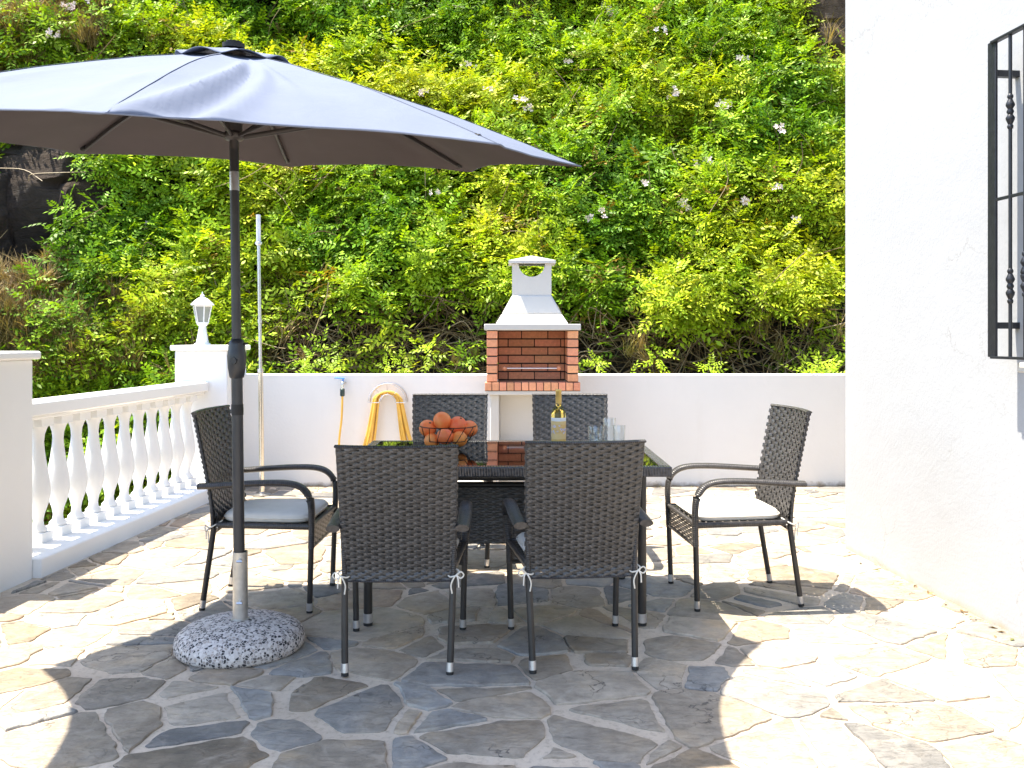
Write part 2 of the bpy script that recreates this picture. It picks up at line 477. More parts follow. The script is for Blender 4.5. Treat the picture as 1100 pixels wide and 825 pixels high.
fx0, fx1 = .14, .2
win.box(fx0, fx1, win1 - .06, win1, wz0, wz1); win.box(fx0, fx1, win0, win0 + .06, wz0, wz1)
win.box(fx0, fx1, win0 + .06, win1 - .06, wz0, wz0 + .06); win.box(fx0, fx1, win0 + .06, win1 - .06, wz1 - .06, wz1)
win.box(fx0, fx1, (win0 + win1) / 2 - .03, (win0 + win1) / 2 + .03, wz0 + .06, wz1 - .06)
wo = win.build('window', M_wframe, house, bevel=.006)
m_, nt_, bs_, N_, L_ = newmat('window_glass'); bs_.inputs['Base Color'].default_value = (.10, .13, .17, 1); bs_.inputs['Roughness'].default_value = .04
M_pane = m_
p = MB(); p.box(.165, .175, win0 + .06, win1 - .06, wz0 + .06, wz1 - .06); p.build('pane', M_pane, wo, smooth=0)
# iron window grille
M_iron = simple('black_iron', (.022, .024, .03), .42, .3, .5, .2, 25, .2, 90)
gr = thing('window_grille', 'black wrought iron window grille with knuckled bars on the house wall', 'grille', house.location, ang_h)
gx = -.115
gy1 = win1 + .165; gy0 = win0 - .165
q = MB()
for yy in (gy1, gy0): q.box(gx - .006, gx + .006, yy - .027, yy + .027, 1.232, 2.61)
q.box(gx - .014, gx + .014, gy0, gy1, 2.60, 2.612); q.box(gx - .014, gx + .014, gy0, gy1, 1.225, 1.237)
q.build('frame', M_iron, gr, bevel=.002)
q = MB(); q.box(gx - .005, gx + .005, gy0 + .01, gy1 - .01, 1.909, 1.923); q.build('rail', M_iron, gr, bevel=.002)
for zz in (1.37, 2.47):
    for yy in (gy1, gy0):
        q = MB(); q.box(gx + .006, .004, yy - .016, yy + .016, zz - .014, zz + .014); q.build('bracket', M_iron, gr, bevel=.002)
knob = [(.0075, -.075), (.012, -.068), (.012, -.06), (.0085, -.054), (.017, -.034), (.018, -.026), (.010, -.012), (.015, 0), (.010, .012), (.018, .026), (.017, .034), (.0085, .054), (.012, .06), (.012, .068), (.0075, .075)]
yy = gy1 - .118; i = 0
while yy > gy0 + .05:
    q = MB(); q.lathe([(.0075, 1.232), (.0075, 2.606)], 10, (gx, yy, 0))
    for zc in ((1.535, 2.275) if i % 2 == 0 else (1.56, 1.6, )): q.lathe([(r, z) for r, z in knob], 14, (gx, yy, zc))
    q.build('bar', M_iron, gr, smooth=50)
    yy -= .094; i += 1

# ------------------------------------------------------------------ balustrade
ang_b = -math.atan(.0716)
def bal_c(y): return -2.81 + .0716 * (y - 5.2)
def rowbox(mb, y0, y1, dx0, dx1, z0, z1):
    """box that follows the balustrade line, dx measured from its centre line"""
    vs = []
    for z in (z0, z1):
        for y in (y0, y1):
            for dx in (dx0, dx1): vs.append((bal_c(y) + dx, y, z))
    mb.add(vs, [(0, 2, 3, 1), (4, 5, 7, 6), (0, 1, 5, 4), (2, 6, 7, 3), (0, 4, 6, 2), (1, 3, 7, 5)])
BPROF = [(.045, 0), (.05, .006), (.05, .02), (.031, .04), (.028, .07), (.035, .11), (.052, .16), (.064, .21), (.068, .25), (.064, .30), (.053, .37), (.043, .43), (.035, .49), (.031, .54), (.035, .585), (.047, .622), (.058, .64)]
def baluster(y, parent):
    m = MB(); c = bal_c(y)
    M = Matrix.Translation((c, y, 0)) @ Matrix.Rotation(ang_b, 4, 'Z')
    m.box(-.058, .058, -.058, .058, .106, .165, M); m.box(-.06, .06, -.06, .06, .793, .842, M)
    m.lathe([(r, z * .985 + .165) for r, z in BPROF], 20, (c, y, 0))
    return m.build('baluster', M_bal, parent, smooth=50)
def section(label, y0, y1, ys, group):
    t = thing('balustrade', label, 'balustrade', (0, 0, 0), 0, group)
    m = MB(); rowbox(m, y0, y1, -.20, .26, -.05, .107); m.build('plinth', M_bal, t, bevel=.008)
    m = MB(); rowbox(m, y0, y1, -.075, .075, .84, .866); rowbox(m, y0, y1, -.11, .11, .866, .945); m.build('handrail', M_bal, t, bevel=.01)
    for y in ys: baluster(y, t)
section('white balustrade of turned balusters between the two square pillars', 4.84, 7.42, [5.04 + .2 * k for k in range(12)], None)
section('white balustrade continuing forward from the near pillar at the left edge', 1.6, 4.5, [2.0 + .2 * k for k in range(12)], None)
def pillar(y0, y1, dx0, dx1, top, label):
    t = thing('pillar', label, 'pillar', (0, 0, 0))
    m = MB(); rowbox(m, y0, y1, dx0, dx1, -.05, top - .045); m.build('shaft', M_bal, t, bevel=.01)
    m = MB(); rowbox(m, y0 - .03, y1 + .03, dx0 - .03, dx1 + .03, top - .045, top); m.build('cap', M_bal, t, bevel=.012)
pillar(4.5, 4.84, -.2, .215, 1.243, 'square white pillar with slab cap at the left edge of the terrace')
pillar(7.42, 7.86, -.18, .26, 1.25, 'square white pillar carrying the lantern at the terrace corner')

# ------------------------------------------------------------------ lantern on the far pillar
M_lwhite = simple('white_lantern_paint', (.8, .8, .8), .35)
m_, nt_, bs_, N_, L_ = newmat('lantern_glass'); bs_.inputs['Base Color'].default_value = (.55, .57, .55, 1); bs_.inputs['Roughness'].default_value = .25; bs_.inputs['Transmission Weight'].default_value = .5
M_lglass = m_
lx = (217.5 - 550) / F * 7.62
lan = thing('lantern', 'small white post lantern standing on the corner pillar cap', 'lantern', (lx, 7.62, 1.25))
m = MB(); m.lathe([(.068, 0), (.068, .012), (.052, .02), (.036, .11), (.03, .165), (.045, .175), (.047, .185), (.03, .192)], 8, rot=PI / 8); m.build('pedestal', M_lwhite, lan, smooth=30)
m = MB(); m.lathe([(.046, .192), (.074, .335)], 6); m.build('glass', M_lglass, lan, smooth=0)
m = MB()
for k in range(6):
    a = k * PI / 3; m.tube([(.049 * math.cos(a), .049 * math.sin(a), .19), (.078 * math.cos(a), .078 * math.sin(a), .338)], .0055, 6)
m.lathe([(.052, .186), (.054, .196), (.047, .198)], 6); m.lathe([(.080, .33), (.082, .342), (.074, .344)], 6)
m.build('frame', M_lwhite, lan, smooth=30)
m = MB(); m.lathe([(.098, .342), (.1, .35), (.08, .37), (.045, .40), (.022, .412), (.016, .42), (.02, .428), (.008, .437), (.003, .462)], 12); m.build('roof', M_lwhite, lan, smooth=40)

# ------------------------------------------------------------------ aluminium pole with foot by the wall
M_chrome = simple('pale_polished_steel', (.78, .74, .66), .18, 1.0, .5, .05)
px, py = (281.5 - 550) / F * 7.35, 7.35
pt = thing('metal_pole', 'thin bare metal pole on a round foot in front of the white wall', 'pole', (px, py, .006))
m = MB(); m.lathe([(.075, 0), (.075, .006), (.03, .014), (.022, .03)], 20); m.build('foot', simple('dull_steel', (.3, .29, .27), .4, .8), pt)
m = MB(); m.tube([(0, 0, .01), (-.012, 0, 1.03)], .021, 14); m.build('lower_tube', M_chrome, pt)
m = MB(); m.tube([(-.012, 0, 1.02), (-.013, 0, 1.05)], .026, 12); m.build('clamp', M_alu, pt)
m = MB(); m.tube([(-.018, 0, 1.43), (-.018, 0, 1.46)], .019, 12); m.build('clamp', M_alu, pt)
m = MB(); m.tube([(-.012, 0, 1.03), (-.028, 0, 2.08)], .0145, 12); m.build('upper_tube', M_alu, pt)
m = MB(); m.lathe([(.02, 2.075), (.032, 2.085), (.032, 2.1), (.02, 2.108)], 14, (-.028, 0, 0)); m.build('collar', M_alu, pt)
m = MB(); m.tube([(-.028, 0, 2.1), (-.031, 0, 2.33)], .019, 12); m.build('tip', simple('white_plastic_sleeve', (.72, .74, .78), .4), pt)

# ------------------------------------------------------------------ tap and hose on the wall
def wpt(x, y, Y): return ((x - 550) / F * Y, Y, CAMH - (y - HZ) * Y / F)
M_hose = simple('yellow_hose', (.78, .47, .08), .38, 0, .5, .12, 8)
tx_, _, tz_ = wpt(368.5, 411, 7.74)
tap = thing('garden_tap', 'small wall tap with a blue lever handle', 'tap', (tx_, 7.79, tz_))
m = MB(); m.tube([(0, 0, 0), (0, -.06, 0)], .012, 10); m.tube(crom([(0, -.05, 0), (0, -.075, -.005), (0, -.08, -.05)], 4), .011, 10); m.lathe([(.02, -.004), (.02, .0)], 12)
m.build('spout', M_chrome, tap)
m = MB(); m.tube([(0, -.05, .01), (0, -.05, .035)], .007, 8); m.tube([(.012, -.05, .037), (-.075, -.055, .042)], .010, 8, ry=.006); m.build('lever', simple('blue_lever', (.05, .25, .75), .4), tap)
m = MB(); m.lathe([(.014, -.05), (.02, -.055), (.02, -.10), (.016, -.108)], 12, (0, -.08, 0))
hx, _, hz = wpt(417, 432, 7.74)
hose = thing('garden_hose', 'yellow garden hose coiled over the wall hanger, one end hanging from the tap', 'hose', (hx, 7.79, 0))
mm = MB()
R = random.Random(4)
for k in range(8):
    top = hz + .078 + .008 * (k % 3) ; half = .085 + .012 * (k // 2); bw = .13 + .012 * k + R.uniform(-.01, .015); bot = .14 + R.uniform(-.05, .1)
    yv = -.05 - .018 * (k % 3) - R.uniform(0, .01); off = R.uniform(-.008, .008)
    P = []
    for t in range(9):
        a = PI * t / 8; P.append((off + half * math.cos(a), yv, top - .08 + .08 * math.sin(a)))
    P += [(off - lerp(half, bw, .5), yv, lerp(top - .08, bot, .4)), (off - bw, yv + .01, lerp(top, bot, .75)), (off - bw * .75, yv + .012, bot + .05), (off, yv + .012, bot), (off + bw * .75, yv + .012, bot + .05), (off + bw * 1.05, yv + .01, lerp(top, bot, .75)), (off + lerp(half, bw * 1.1, .5), yv, lerp(top - .08, bot, .4))]
    mm.tube(crom(P, 4, True), .0095, 8, True)
mm.build('coil', M_hose, hose)
mm = MB(); ex = tx_ - hx
mm.tube(crom([(ex, -.08, tz_ - .10), (ex - .006, -.08, tz_ - .3), (ex - .03, -.075, tz_ - .55), (ex, -.07, .12), (ex + .14, -.09, .03), (ex + .3, -.06, .16)], 8), .0095, 8); mm.build('tail', M_hose, hose)
mm = MB(); mm.lathe([(.014, -.05), (.021, -.056), (.021, -.11), (.015, -.118)], 12, (ex, -.08, tz_)); mm.build('connector', simple('dark_green_fitting', (.02, .05, .05), .45), hose)
hang = thing('hose_hanger', 'grey wire arch hanger holding the yellow hose on the wall', 'hanger', (hx, 7.79, hz))
m = MB()
arc = lambda r, y: [(r * math.cos(a), y, r * math.sin(a)) for a in [PI * k / 24 for k in range(25)]]
m.tube(arc(.165, -.115), .004, 6); m.tube(arc(.165, -.004), .004, 6); m.tube(arc(.07, -.006), .004, 6); m.tube(arc(.07, -.11), .004, 6)
m.tube([(-.165, -.115, 0), (-.07, -.11, 0)], .0035, 6); m.tube([(.165, -.115, 0), (.07, -.11, 0)], .0035, 6)
for a in (PI * .28, PI * .5, PI * .72):
    c, s_ = math.cos(a), math.sin(a); m.tube([(.165 * c, -.115, .165 * s_), (.1 * c, -.11, .1 * s_)], .0035, 6)
    m.tube([(.08 * c, 0, .08 * s_), (.08 * c, -.11, .08 * s_)], .004, 6)
m.build('wire_arch', M_alu, hang)

# ------------------------------------------------------------------ barbecue
def mat_brick():
    m, nt, bs, N, L = newmat('orange_brick')
    a = N.new('ShaderNodeAttribute'); a.attribute_name = 'Tone'
    n = noise_tex(N, L, coords(N, L), 40, 5, .7)
    r = ramp(N, [(.3, (.82, .8, .8)), (.7, (1.12, 1.1, 1.1))]); L.new(n.outputs['Fac'], r.inputs['Fac'])
    L.new(mixc(N, L, a.outputs['Color'], r.outputs['Color'], 1, 'MULTIPLY'), bs.inputs['Base Color'])
    bs.inputs['Roughness'].default_value = .8; bump(N, L, n.outputs['Fac'], .4, .004, bs); return m
M_brick = mat_brick(); M_mortar = simple('sooty_mortar', (.035, .028, .025), .95)
bbq = thing('barbecue', 'brick and white concrete garden barbecue with tapered chimney hood', 'barbecue', (.166, 7.15, 0))
m = MB()
m.box(-.345, -.27, .04, .53, 0, .85); m.box(.27, .345, .04, .53, 0, .85); m.box(-.27, .27, .17, .22, 0, .85); m.box(-.27, .27, .06, .17, .36, .41)
m.build('stand', M_white_conc, bbq, bevel=.008)
m = MB(); m.box(-.385, .385, -.005, .55, .85, .885); m.build('shelf_slab', M_white_conc, bbq, bevel=.005)
RB = random.Random(3)
def bcol():
    k = RB.uniform(.82, 1.12); return (.80 * k, .36 * k * RB.uniform(.92, 1.1), .20 * k)
m = MB(); cols = []
def brick(x0, x1, y0, y1, z0, z1, c=None):
    m.box(x0, x1, y0, y1, z0, z1); cols.extend([c or bcol()] * 6)
n = 13
for k in range(n):
    x0 = -.388 + .776 * k / n; brick(x0 + .003, x0 + .776 / n - .003, -.015, .14, .888, .951)
m.build('brick_ledge', M_brick, bbq, smooth=0, bevel=.003, col=cols)
M_ = MB(); M_.box(-.385, .385, -.008, .137, .884, .946); M_.build('ledge_mortar', M_mortar, bbq, smooth=0)
m = MB(); cols = []
ph = .42 / 6; zb = .954
for r in range(6):
    z0, z1 = zb + r * ph + .0055, zb + (r + 1) * ph - .0055
    off = .11 if r % 2 else 0
    for sx in (-1, 1):                       # jambs: headers at the front, stretchers along the sides
        xa, xb = (-.37, -.285) if sx < 0 else (.285, .37)
        y = 0
        L0 = .11 if r % 2 else .215
        while y < .5:
            y2 = min(.5, y + L0); brick(xa, xb, y + .0, y2 - .009, z0, z1); y = y2; L0 = .215
    x = -.284
    L0 = .085 if r % 2 == 0 else .2
    while x < .284 - .01:                    # back
        x2 = min(.284, x + L0); brick(x + .004, x2 - .004, .42, .5, z0, z1); x = x2; L0 = .225
fb = m.build('brick_firebox', M_brick, bbq, smooth=0, bevel=.003, col=cols)
m = MB(); m.box(-.367, -.288, .004, .49, .948, 1.374); m.box(.288, .367, .004, .49, .948, 1.374); m.box(-.285, .285, .425, .49, .948, 1.374)
m.build('mortar', M_mortar, fb, smooth=0)
m = MB(); m.box(-.285, .285, .14, .42, .886, .949); m.build('hearth', simple('sooty_hearth', (.3, .22, .18), .95), bbq, smooth=0)
m = MB(); m.box(-.39, .39, -.02, .53, 1.375, 1.425); m.build('mantel_slab', M_white_conc, bbq, bevel=.005)
def frustum(mb, a, b):
    (x0, x1, y0, y1, z0), (u0, u1, v0, v1, z1) = a, b
    mb.add([(x0, y0, z0), (x1, y0, z0), (x0, y1, z0), (x1, y1, z0), (u0, v0, z1), (u1, v0, z1), (u0, v1, z1), (u1, v1, z1)],
           [(0, 2, 3, 1), (4, 5, 7, 6), (0, 1, 5, 4), (2, 6, 7, 3), (0, 4, 6, 2), (1, 3, 7, 5)])
m = MB(); frustum(m, (-.30, .295, .02, .52, 1.425), (-.252, .25, .22, .52, 1.512)); frustum(m, (-.252, .25, .2205, .52, 1.5122), (-.165, .165, .262, .52, 1.67)); m.build('hood', M_white_conc, bbq, bevel=.012)
m = MB()
yo = .02
# chimney with half-moon opening through front and back
n = 16; z0, z1, rr = 1.668, 1.937, .112
def face(y): return [(-.165, y, z0), (.165, y, z0), (.165, y, z1), (rr, y, z1)] + [(rr * math.cos(a), y, z1 - rr * math.sin(a)) for a in [PI * k / n for k in range(1, n)]] + [(-rr, y, z1), (-.165, y, z1)]
fa, fb_ = face(.27), face(.30); k = len(fa)
for (ya, yb) in ((.27, .31), (.48, .52)):
    A, B = face(ya), face(yb)
    m.add(A + B, [tuple(range(k)), tuple(reversed(range(k, 2 * k)))] + [(i, k + i, k + (i + 1) % k, (i + 1) % k) for i in range(k)])
m.box(-.165, -.125, .31, .48, z0, z1); m.box(.125, .165, .31, .48, z0, z1)
ch = m.build('chimney', M_white_conc, bbq, smooth=30)
m = MB(); m.box(-.195, .2, .24, .55, 1.938, 1.962); frustum(m, (-.195, .2, .24, .55, 1.962), (-.01, .01, .39, .41, 2.012)); m.build('chimney_cap', M_white_conc, bbq, smooth=0)
m = MB(); m.tube([(-.235, .05, 1.065), (.225, .05, 1.065)], .005, 8); gb = m.build('grill_bar', M_alu, bbq)
for x in (-.225, .215):
    m = MB(); m.ball((x, .035, 1.065), .018, 14, 8); m.build('knob', simple('terracotta_knob', (.6, .25, .13), .6), gb)

# ------------------------------------------------------------------ woven sheets
def weave(mb, P, ncol, nrow, amp, rw=1.06, cw=.62, k=4):
    """P(u, v) -> (point, normal); rows run along u over and under ncol columns"""
    for r in range(nrow):
        vs = []; m = ncol * k
        for i in range(m + 1):
            u = i / m; ph = PI * (u * ncol - .5) + (PI if r % 2 else 0)
            d = amp * math.sin(ph)
            for e, cr in ((-.5, -.0012), (-.2, .0), (.2, .0), (.5, -.0012)):
                v = (r + .5 + e * rw) / nrow
                p, n = P(u, v); vs.append(p + n * (d + cr))
        fs = [(i * 4 + j, (i + 1) * 4 + j, (i + 1) * 4 + j + 1, i * 4 + j + 1) for i in range(m) for j in range(3)]
        mb.add(vs, fs)
    for c in range(ncol):
        vs = []; m = nrow * 2
        for i in range(m + 1):
            v = i / m; d = -amp * math.sin(PI * (v * nrow - .5) + PI / 2 * 0) * (1 if c % 2 == 0 else -1)
            d *= .6
            for e in (-.5, 0, .5):
                p, n = P((c + .5 + e * cw) / ncol, v); vs.append(p + n * (d + (.001 if e == 0 else 0)))
        mb.add(vs, [(i * 3 + j, (i + 1) * 3 + j, (i + 1) * 3 + j + 1, i * 3 + j + 1) for i in range(m) for j in range(2)])

# ------------------------------------------------------------------ chair: +y is where the sitter looks
def post(z):
    """(half width, y) of the rear post at height z"""
    if z < .42: t = z / .42; return lerp(.203, .215, t), lerp(-.272, -.205, t)
    t = (z - .42) / .53; return lerp(.215, .226, t), -.205 - .095 * t ** 1.15
def make_chair(label):
    t = thing('wicker_chair', label, 'chair', (0, 0, .006), 0, 'black wicker armchairs round the table')
    BOW = .034
    def PB(u, v):
        z = lerp(.375, .945, v); w, y = post(z); s = 2 * u - 1
        bow = BOW * (1 - s * s) * min(1, .35 + v)
        p = Vector((s * (w + .009), y - bow, z))
        n = Vector((-(2 * s * BOW) / w * .9, -1, -.18)).normalized()
        return p + n * .007, n
    def PI_(u, v):
        p, n = PB(u, v); return p - n * .017, -n
    m = MB(); weave(m, PB, 16, 46, .0042); weave(m, PI_, 14, 31, .0046, rw=1.14); back = m.build('backrest', M_strand, t, smooth=60)
    m = MB()
    for s in (-1, 1): m.tube(crom([(s * post(z)[0], post(z)[1], z) for z in (.37, .55, .75, .90, .942)], 4), .0095, 10)
    m.tube([PB(u / 24, 1)[0] - PB(u / 24, 1)[1] * .008 + Vector((0, 0, .003)) for u in range(25)], .0145, 12, ry=.007, up=(0, 0, 1))
    m.tube([PB(u / 16, 0)[0] - PB(u / 16, 0)[1] * .008 for u in range(17)], .0125, 10, ry=.006, up=(0, 0, 1))
    m.build('back_frame', M_wrap, back)
    for s in (-1, 1):
        m = MB(); m.tube([(s * post(z)[0], post(z)[1], z) for z in (.012, .2, .40)], .0135, 12); lg = m.build('leg', M_leg, t)
        w0, y0 = post(0.03)
        m = MB(); m.tube([(s * post(z)[0], post(z)[1], z) for z in (.014, .05)], .0152, 12); cp = m.build('foot_cap', M_alu, lg)
        m = MB(); m.tube([(s * post(z)[0], post(z)[1], z) for z in (0, .016)], .0146, 12); m.build('rubber_tip', M_rubber, lg)
        fp = lambda z: (s * lerp(.238, .248, z / .45), lerp(.258, .272, z / .45), z)
        m = MB(); m.tube([fp(z) for z in (.012, .2, .33)], .0135, 12); lg = m.build('leg', M_leg, t)
        m = MB(); m.tube([fp(z) for z in (.014, .05)], .0152, 12); m.build('foot_cap', M_alu, lg)
        m = MB(); m.tube([fp(z) for z in (0, .016)], .0146, 12); m.build('rubber_tip', M_rubber, lg)
        P = crom([fp(.31), fp(.42), (s * .252, .272, .50), (s * .255, .262, .555), (s * .254, .225, .60), (s * .256, .16, .62), (s * .257, .05, .622), (s * .257, -.08, .615), (s * .254, -.20, .607), (s * .251, -.268, .604)], 5)
        wd = [lerp(.015, .0275, min(1, max(0, (p.z - .40) / .18))) for p in P]
        th = [lerp(.015, .0155, min(1, max(0, (p.z - .40) / .18))) for p in P]
        m = MB(); m.tube(P, wd, 12, ry=th, up=None if False else (0, -.4, 1)); m.build('armrest', M_wrap, t)
    # seat
    def PS(u, v): return Vector(((2 * u - 1) * lerp(.212, .245, v), lerp(-.2, .265, v), .418)), Vector((0, 0, 1))
    m = MB(); weave(m, PS, 12, 22, .003, k=3); m.build('seat', M_strand, t, smooth=60)
    m = MB()
    for s in (-1, 1): m.tube([(s * .214, -.2, .412), (s * .246, .265, .412)], .011, 10, ry=.014)
    m.tube([(-.246, .268, .415), (.246, .268, .415)], .012, 10); m.build('seat_frame', M_wrap, t)
    def PA(u, v): return Vector(((2 * u - 1) * .238, .272 - .004 * v, lerp(.315, .41, v))), Vector((0, 1, 0))
    m = MB(); weave(m, PA, 14, 8, .003); m.tube([(-.24, .27, .312), (.24, .27, .312)], .008, 8); m.build('front_apron', M_strand, t, smooth=60)
    # cushion (superellipse pad)
    m = MB(); nx = 22; vs = []; z0, z1 = .424, .466
    def cpt(a, r, z):
        c, s_ = math.cos(a), math.sin(a); e = .34
        x = math.copysign(abs(c) ** e, c); y = math.copysign(abs(s_) ** e, s_)
        yy = .035 + y * .222 * r; w = lerp(.20, .228, (yy + .19) / .45)
        return Vector((x * w * r, yy, z))
    prof = [(.0, z1 + .006), (.5, z1 + .006), (.85, z1 + .003), (.95, z1 - .003), (.985, z1 - .011), (1.0, (z0 + z1) / 2), (.985, z0 + .006), (.95, z0), (.5, z0), (0, z0)]
    na = 64
    for r, z in prof:
        for k in range(na): vs.append(cpt(2 * PI * k / na, max(r, .001), z))
    fs = [(j * na + (k + 1) % na, j * na + k, (j + 1) * na + k, (j + 1) * na + (k + 1) % na) for j in range(len(prof) - 1) for k in range(na)]
    m.add(vs, fs); cu = m.build('seat_cushion', M_cushion, t, smooth=60)
    m = MB(); m.tube([cpt(2 * PI * k / na, 1.004, .445) for k in range(na)], .0035, 6, True); m.build('piping', M_cord, cu)
    for s in (-1, 1):
        m = MB(); w, y = post(.40); o = Vector((s * w, y, .40))
        m.tube(crom([o + Vector((s * -.03, .03, .028)), o + Vector((s * .019, .004, .012)), o + Vector((s * .016, -.02, .0)), o + Vector((-s * .012, -.019, -.008)), o + Vector((-s * .018, .004, -.002)), o + Vector((s * .014, .02, .004))], 4), .0034, 6)
        m.tube(crom([o + Vector((s * .012, -.02, 0)), o + Vector((s * .03, -.03, .016)), o + Vector((s * .042, -.028, .002)), o + Vector((s * .03, -.026, -.012)), o + Vector((s * .012, -.022, 0))], 4), .003, 6)
        m.tube(crom([o + Vector((s * .012, -.02, 0)), o + Vector((s * .002, -.03, -.012)), o + Vector((-s * .008, -.03, -.04)), o + Vector((-s * .004, -.028, -.075))], 4), .003, 6)
        m.tube(crom([o + Vector((s * .012, -.02, 0)), o + Vector((s * .02, -.03, -.016)), o + Vector((s * .022, -.03, -.05))], 4), .003, 6)
        m.build('tie', M_cord, cu)
    return t
ch0 = make_chair('black wicker armchair with its back to us, on the left beside the orange fruit')
def put(c, x, y, deg): c.location = (x, y, .006); c.rotation_euler = (0, 0, math.radians(deg))
put(ch0, -.452, 3.705, 1.5)
for x, y, deg, lab in (
    (.258, 3.745, 5.5, 'black wicker armchair with its back to us, in front of the wine bottle'),
    (-.385, 5.29, 181, 'black wicker armchair facing us across the table, behind the orange fruit'),
    (.36, 5.29, 179, 'black wicker armchair facing us across the table, behind the wine bottle'),
    (-1.215, 4.45, -91.5, 'black wicker armchair in side view between umbrella pole and balustrade'),
    (1.125, 4.50, 95, 'black wicker armchair in side view with sunlit cushion, nearest the house wall')):
    c = dup(ch0); c['label'] = lab; put(c, x, y, deg)
    if y < 4: c.scale = (1, 1, .955)

ch0.scale = (1, 1, .942)

# ------------------------------------------------------------------ table
TX, TY = -.032, 4.42; HWX, HWY, TZ = .742, .505, .745
tb = thing('dining_table', 'rectangular wicker garden table with black glass top', 'table', (TX, TY, .006))
m = MB(); zc = TZ - .006 - .023
q2 = math.sqrt(2)
for sy in (-1, 1): m.tube([(-HWX, sy * (HWY - .024), zc), (HWX, sy * (HWY - .024), zc)], .024 * q2, 4, ry=.0225 * q2, up=(0, 0, 1), rot=PI / 4)
for sx in (-1, 1): m.tube([(sx * (HWX - .024), -HWY + .048, zc), (sx * (HWX - .024), HWY - .048, zc)], .024 * q2, 4, ry=.0225 * q2, up=(0, 0, 1), rot=PI / 4)
m.build('top_frame', mat_wrap('table_wrap', (.03, .028, .029), (.085, .085, .09), .012, .17), tb, smooth=0, bevel=.006, bseg=3)
m = MB(); m.box(-HWX + .05, HWX - .05, -HWY + .05, HWY - .05, TZ - .018, TZ - .0075); m.build('glass_top', M_gtop, tb, smooth=0, bevel=.002)
for sx in (-1, 1):
    for sy in (-1, 1):
        x, y = sx * .625, sy * .385
        m = MB(); m.tube([(x, y, .014), (x, y, .69)], .02, 14); lg = m.build('leg', M_leg, tb)
        m = MB(); m.tube([(x, y, .014), (x, y, .055)], .0222, 14); m.build('foot_cap', M_alu, lg)
        m = MB(); m.tube([(x, y, 0), (x, y, .016)], .021, 14); m.build('rubber_tip', M_rubber, lg)
m = MB()
def PT(u, v): return Vector((lerp(-.54, .54, u), -.02, lerp(.285, .565, v))), Vector((0, -1, 0))
weave(m, PT, 28, 22, .003, k=3)
m.box(-.54, .54, -.012, .03, .29, .56)
m.build('woven_panel', M_strand, tb, smooth=60)
m = MB()
for y in (-.385, .385): m.tube([(-.62, y, .675), (.62, y, .675)], .016, 10)
for x in (-.625, .625): m.tube([(x, -.38, .675), (x, .38, .675)], .016, 10)
m.tube([(-.625, .0, .575), (.625, .0, .575)], .016, 10); m.tube([(-.625, 0, .66), (-.625, 0, .575)], .016, 10); m.tube([(.625, 0, .66), (.625, 0, .575)], .016, 10)
m.build('under_frame', M_leg, tb)
TT = TZ + .0005

# ------------------------------------------------------------------ fruit in a wire bowl, bottle, tumblers
M_wire = simple('dark_wire', (.03, .025, .022), .4, .6)
bx, by = -.33, 4.55
bowl = thing('wire_bowl', 'dark wire bowl heaped with orange fruit on the table', 'bowl', (bx, by, TT))
m = MB()
def ring(r, z, w=.003): m.tube([(r * math.cos(a), r * math.sin(a), z) for a in [2 * PI * k / 40 for k in range(40)]], w, 6, True)
ring(.145, .118, .0024); ring(.06, .006, .0024); ring(.112, .045, .002)
for k in range(14):
    a = 2 * PI * k / 14; b2 = a + .5
    m.tube(crom([(.06 * math.cos(a), .06 * math.sin(a), .006), (.112 * math.cos(lerp(a, b2, .5)), .112 * math.sin(lerp(a, b2, .5)), .045), (.145 * math.cos(b2), .145 * math.sin(b2), .118)], 5), .002, 5)
m.build('wires', M_wire, bowl)
def mat_fruit():
    m, nt, bs, N, L = newmat('orange_fruit_skin')
    ob = N.new('ShaderNodeObjectInfo'); v = coords(N, L)
    n = noise_tex(N, L, v, 16, 4, .6)
    r = ramp(N, [(.3, (.95, .19, .045)), (.55, (.95, .27, .07)), (.75, (.95, .37, .11))]); L.new(n.outputs['Fac'], r.inputs['Fac'])
    hs = N.new('ShaderNodeHueSaturation'); mr = N.new('ShaderNodeMapRange'); mr.inputs[3].default_value = .49; mr.inputs[4].default_value = .512
    L.new(ob.outputs['Random'], mr.inputs[0]); L.new(mr.outputs[0], hs.inputs['Hue']); L.new(r.outputs['Color'], hs.inputs['Color'])
    L.new(hs.outputs[0], bs.inputs['Base Color']); bs.inputs['Roughness'].default_value = .5
    f = noise_tex(N, L, v, 260, 2); bump(N, L, f.outputs['Fac'], .25, .002, bs); return m
M_fruit = mat_fruit(); M_stalk = simple('fruit_stalk', (.12, .09, .03), .8)
fr = [(475, 452, 4.55, .043, 'topmost orange fruit of the heap in the wire bowl'),
      (492, 456.5, 4.56, .042, 'orange fruit just right of and below the topmost one in the bowl'),
      (459.5, 460, 4.56, .041, 'orange fruit at the left rim of the wire bowl'),
      (504, 460.5, 4.58, .041, 'orange fruit at the right rim of the wire bowl'),
      (478, 469, 4.49, .039, 'front middle orange fruit low in the wire bowl, under the topmost'),
      (493.5, 471.5, 4.51, .038, 'front right orange fruit low in the wire bowl'),
      (464, 473.5, 4.52, .037, 'front left orange fruit lowest in the wire bowl'),
      (482, 460, 4.635, .041, 'orange fruit at the back of the bowl, mostly hidden by the heap')]
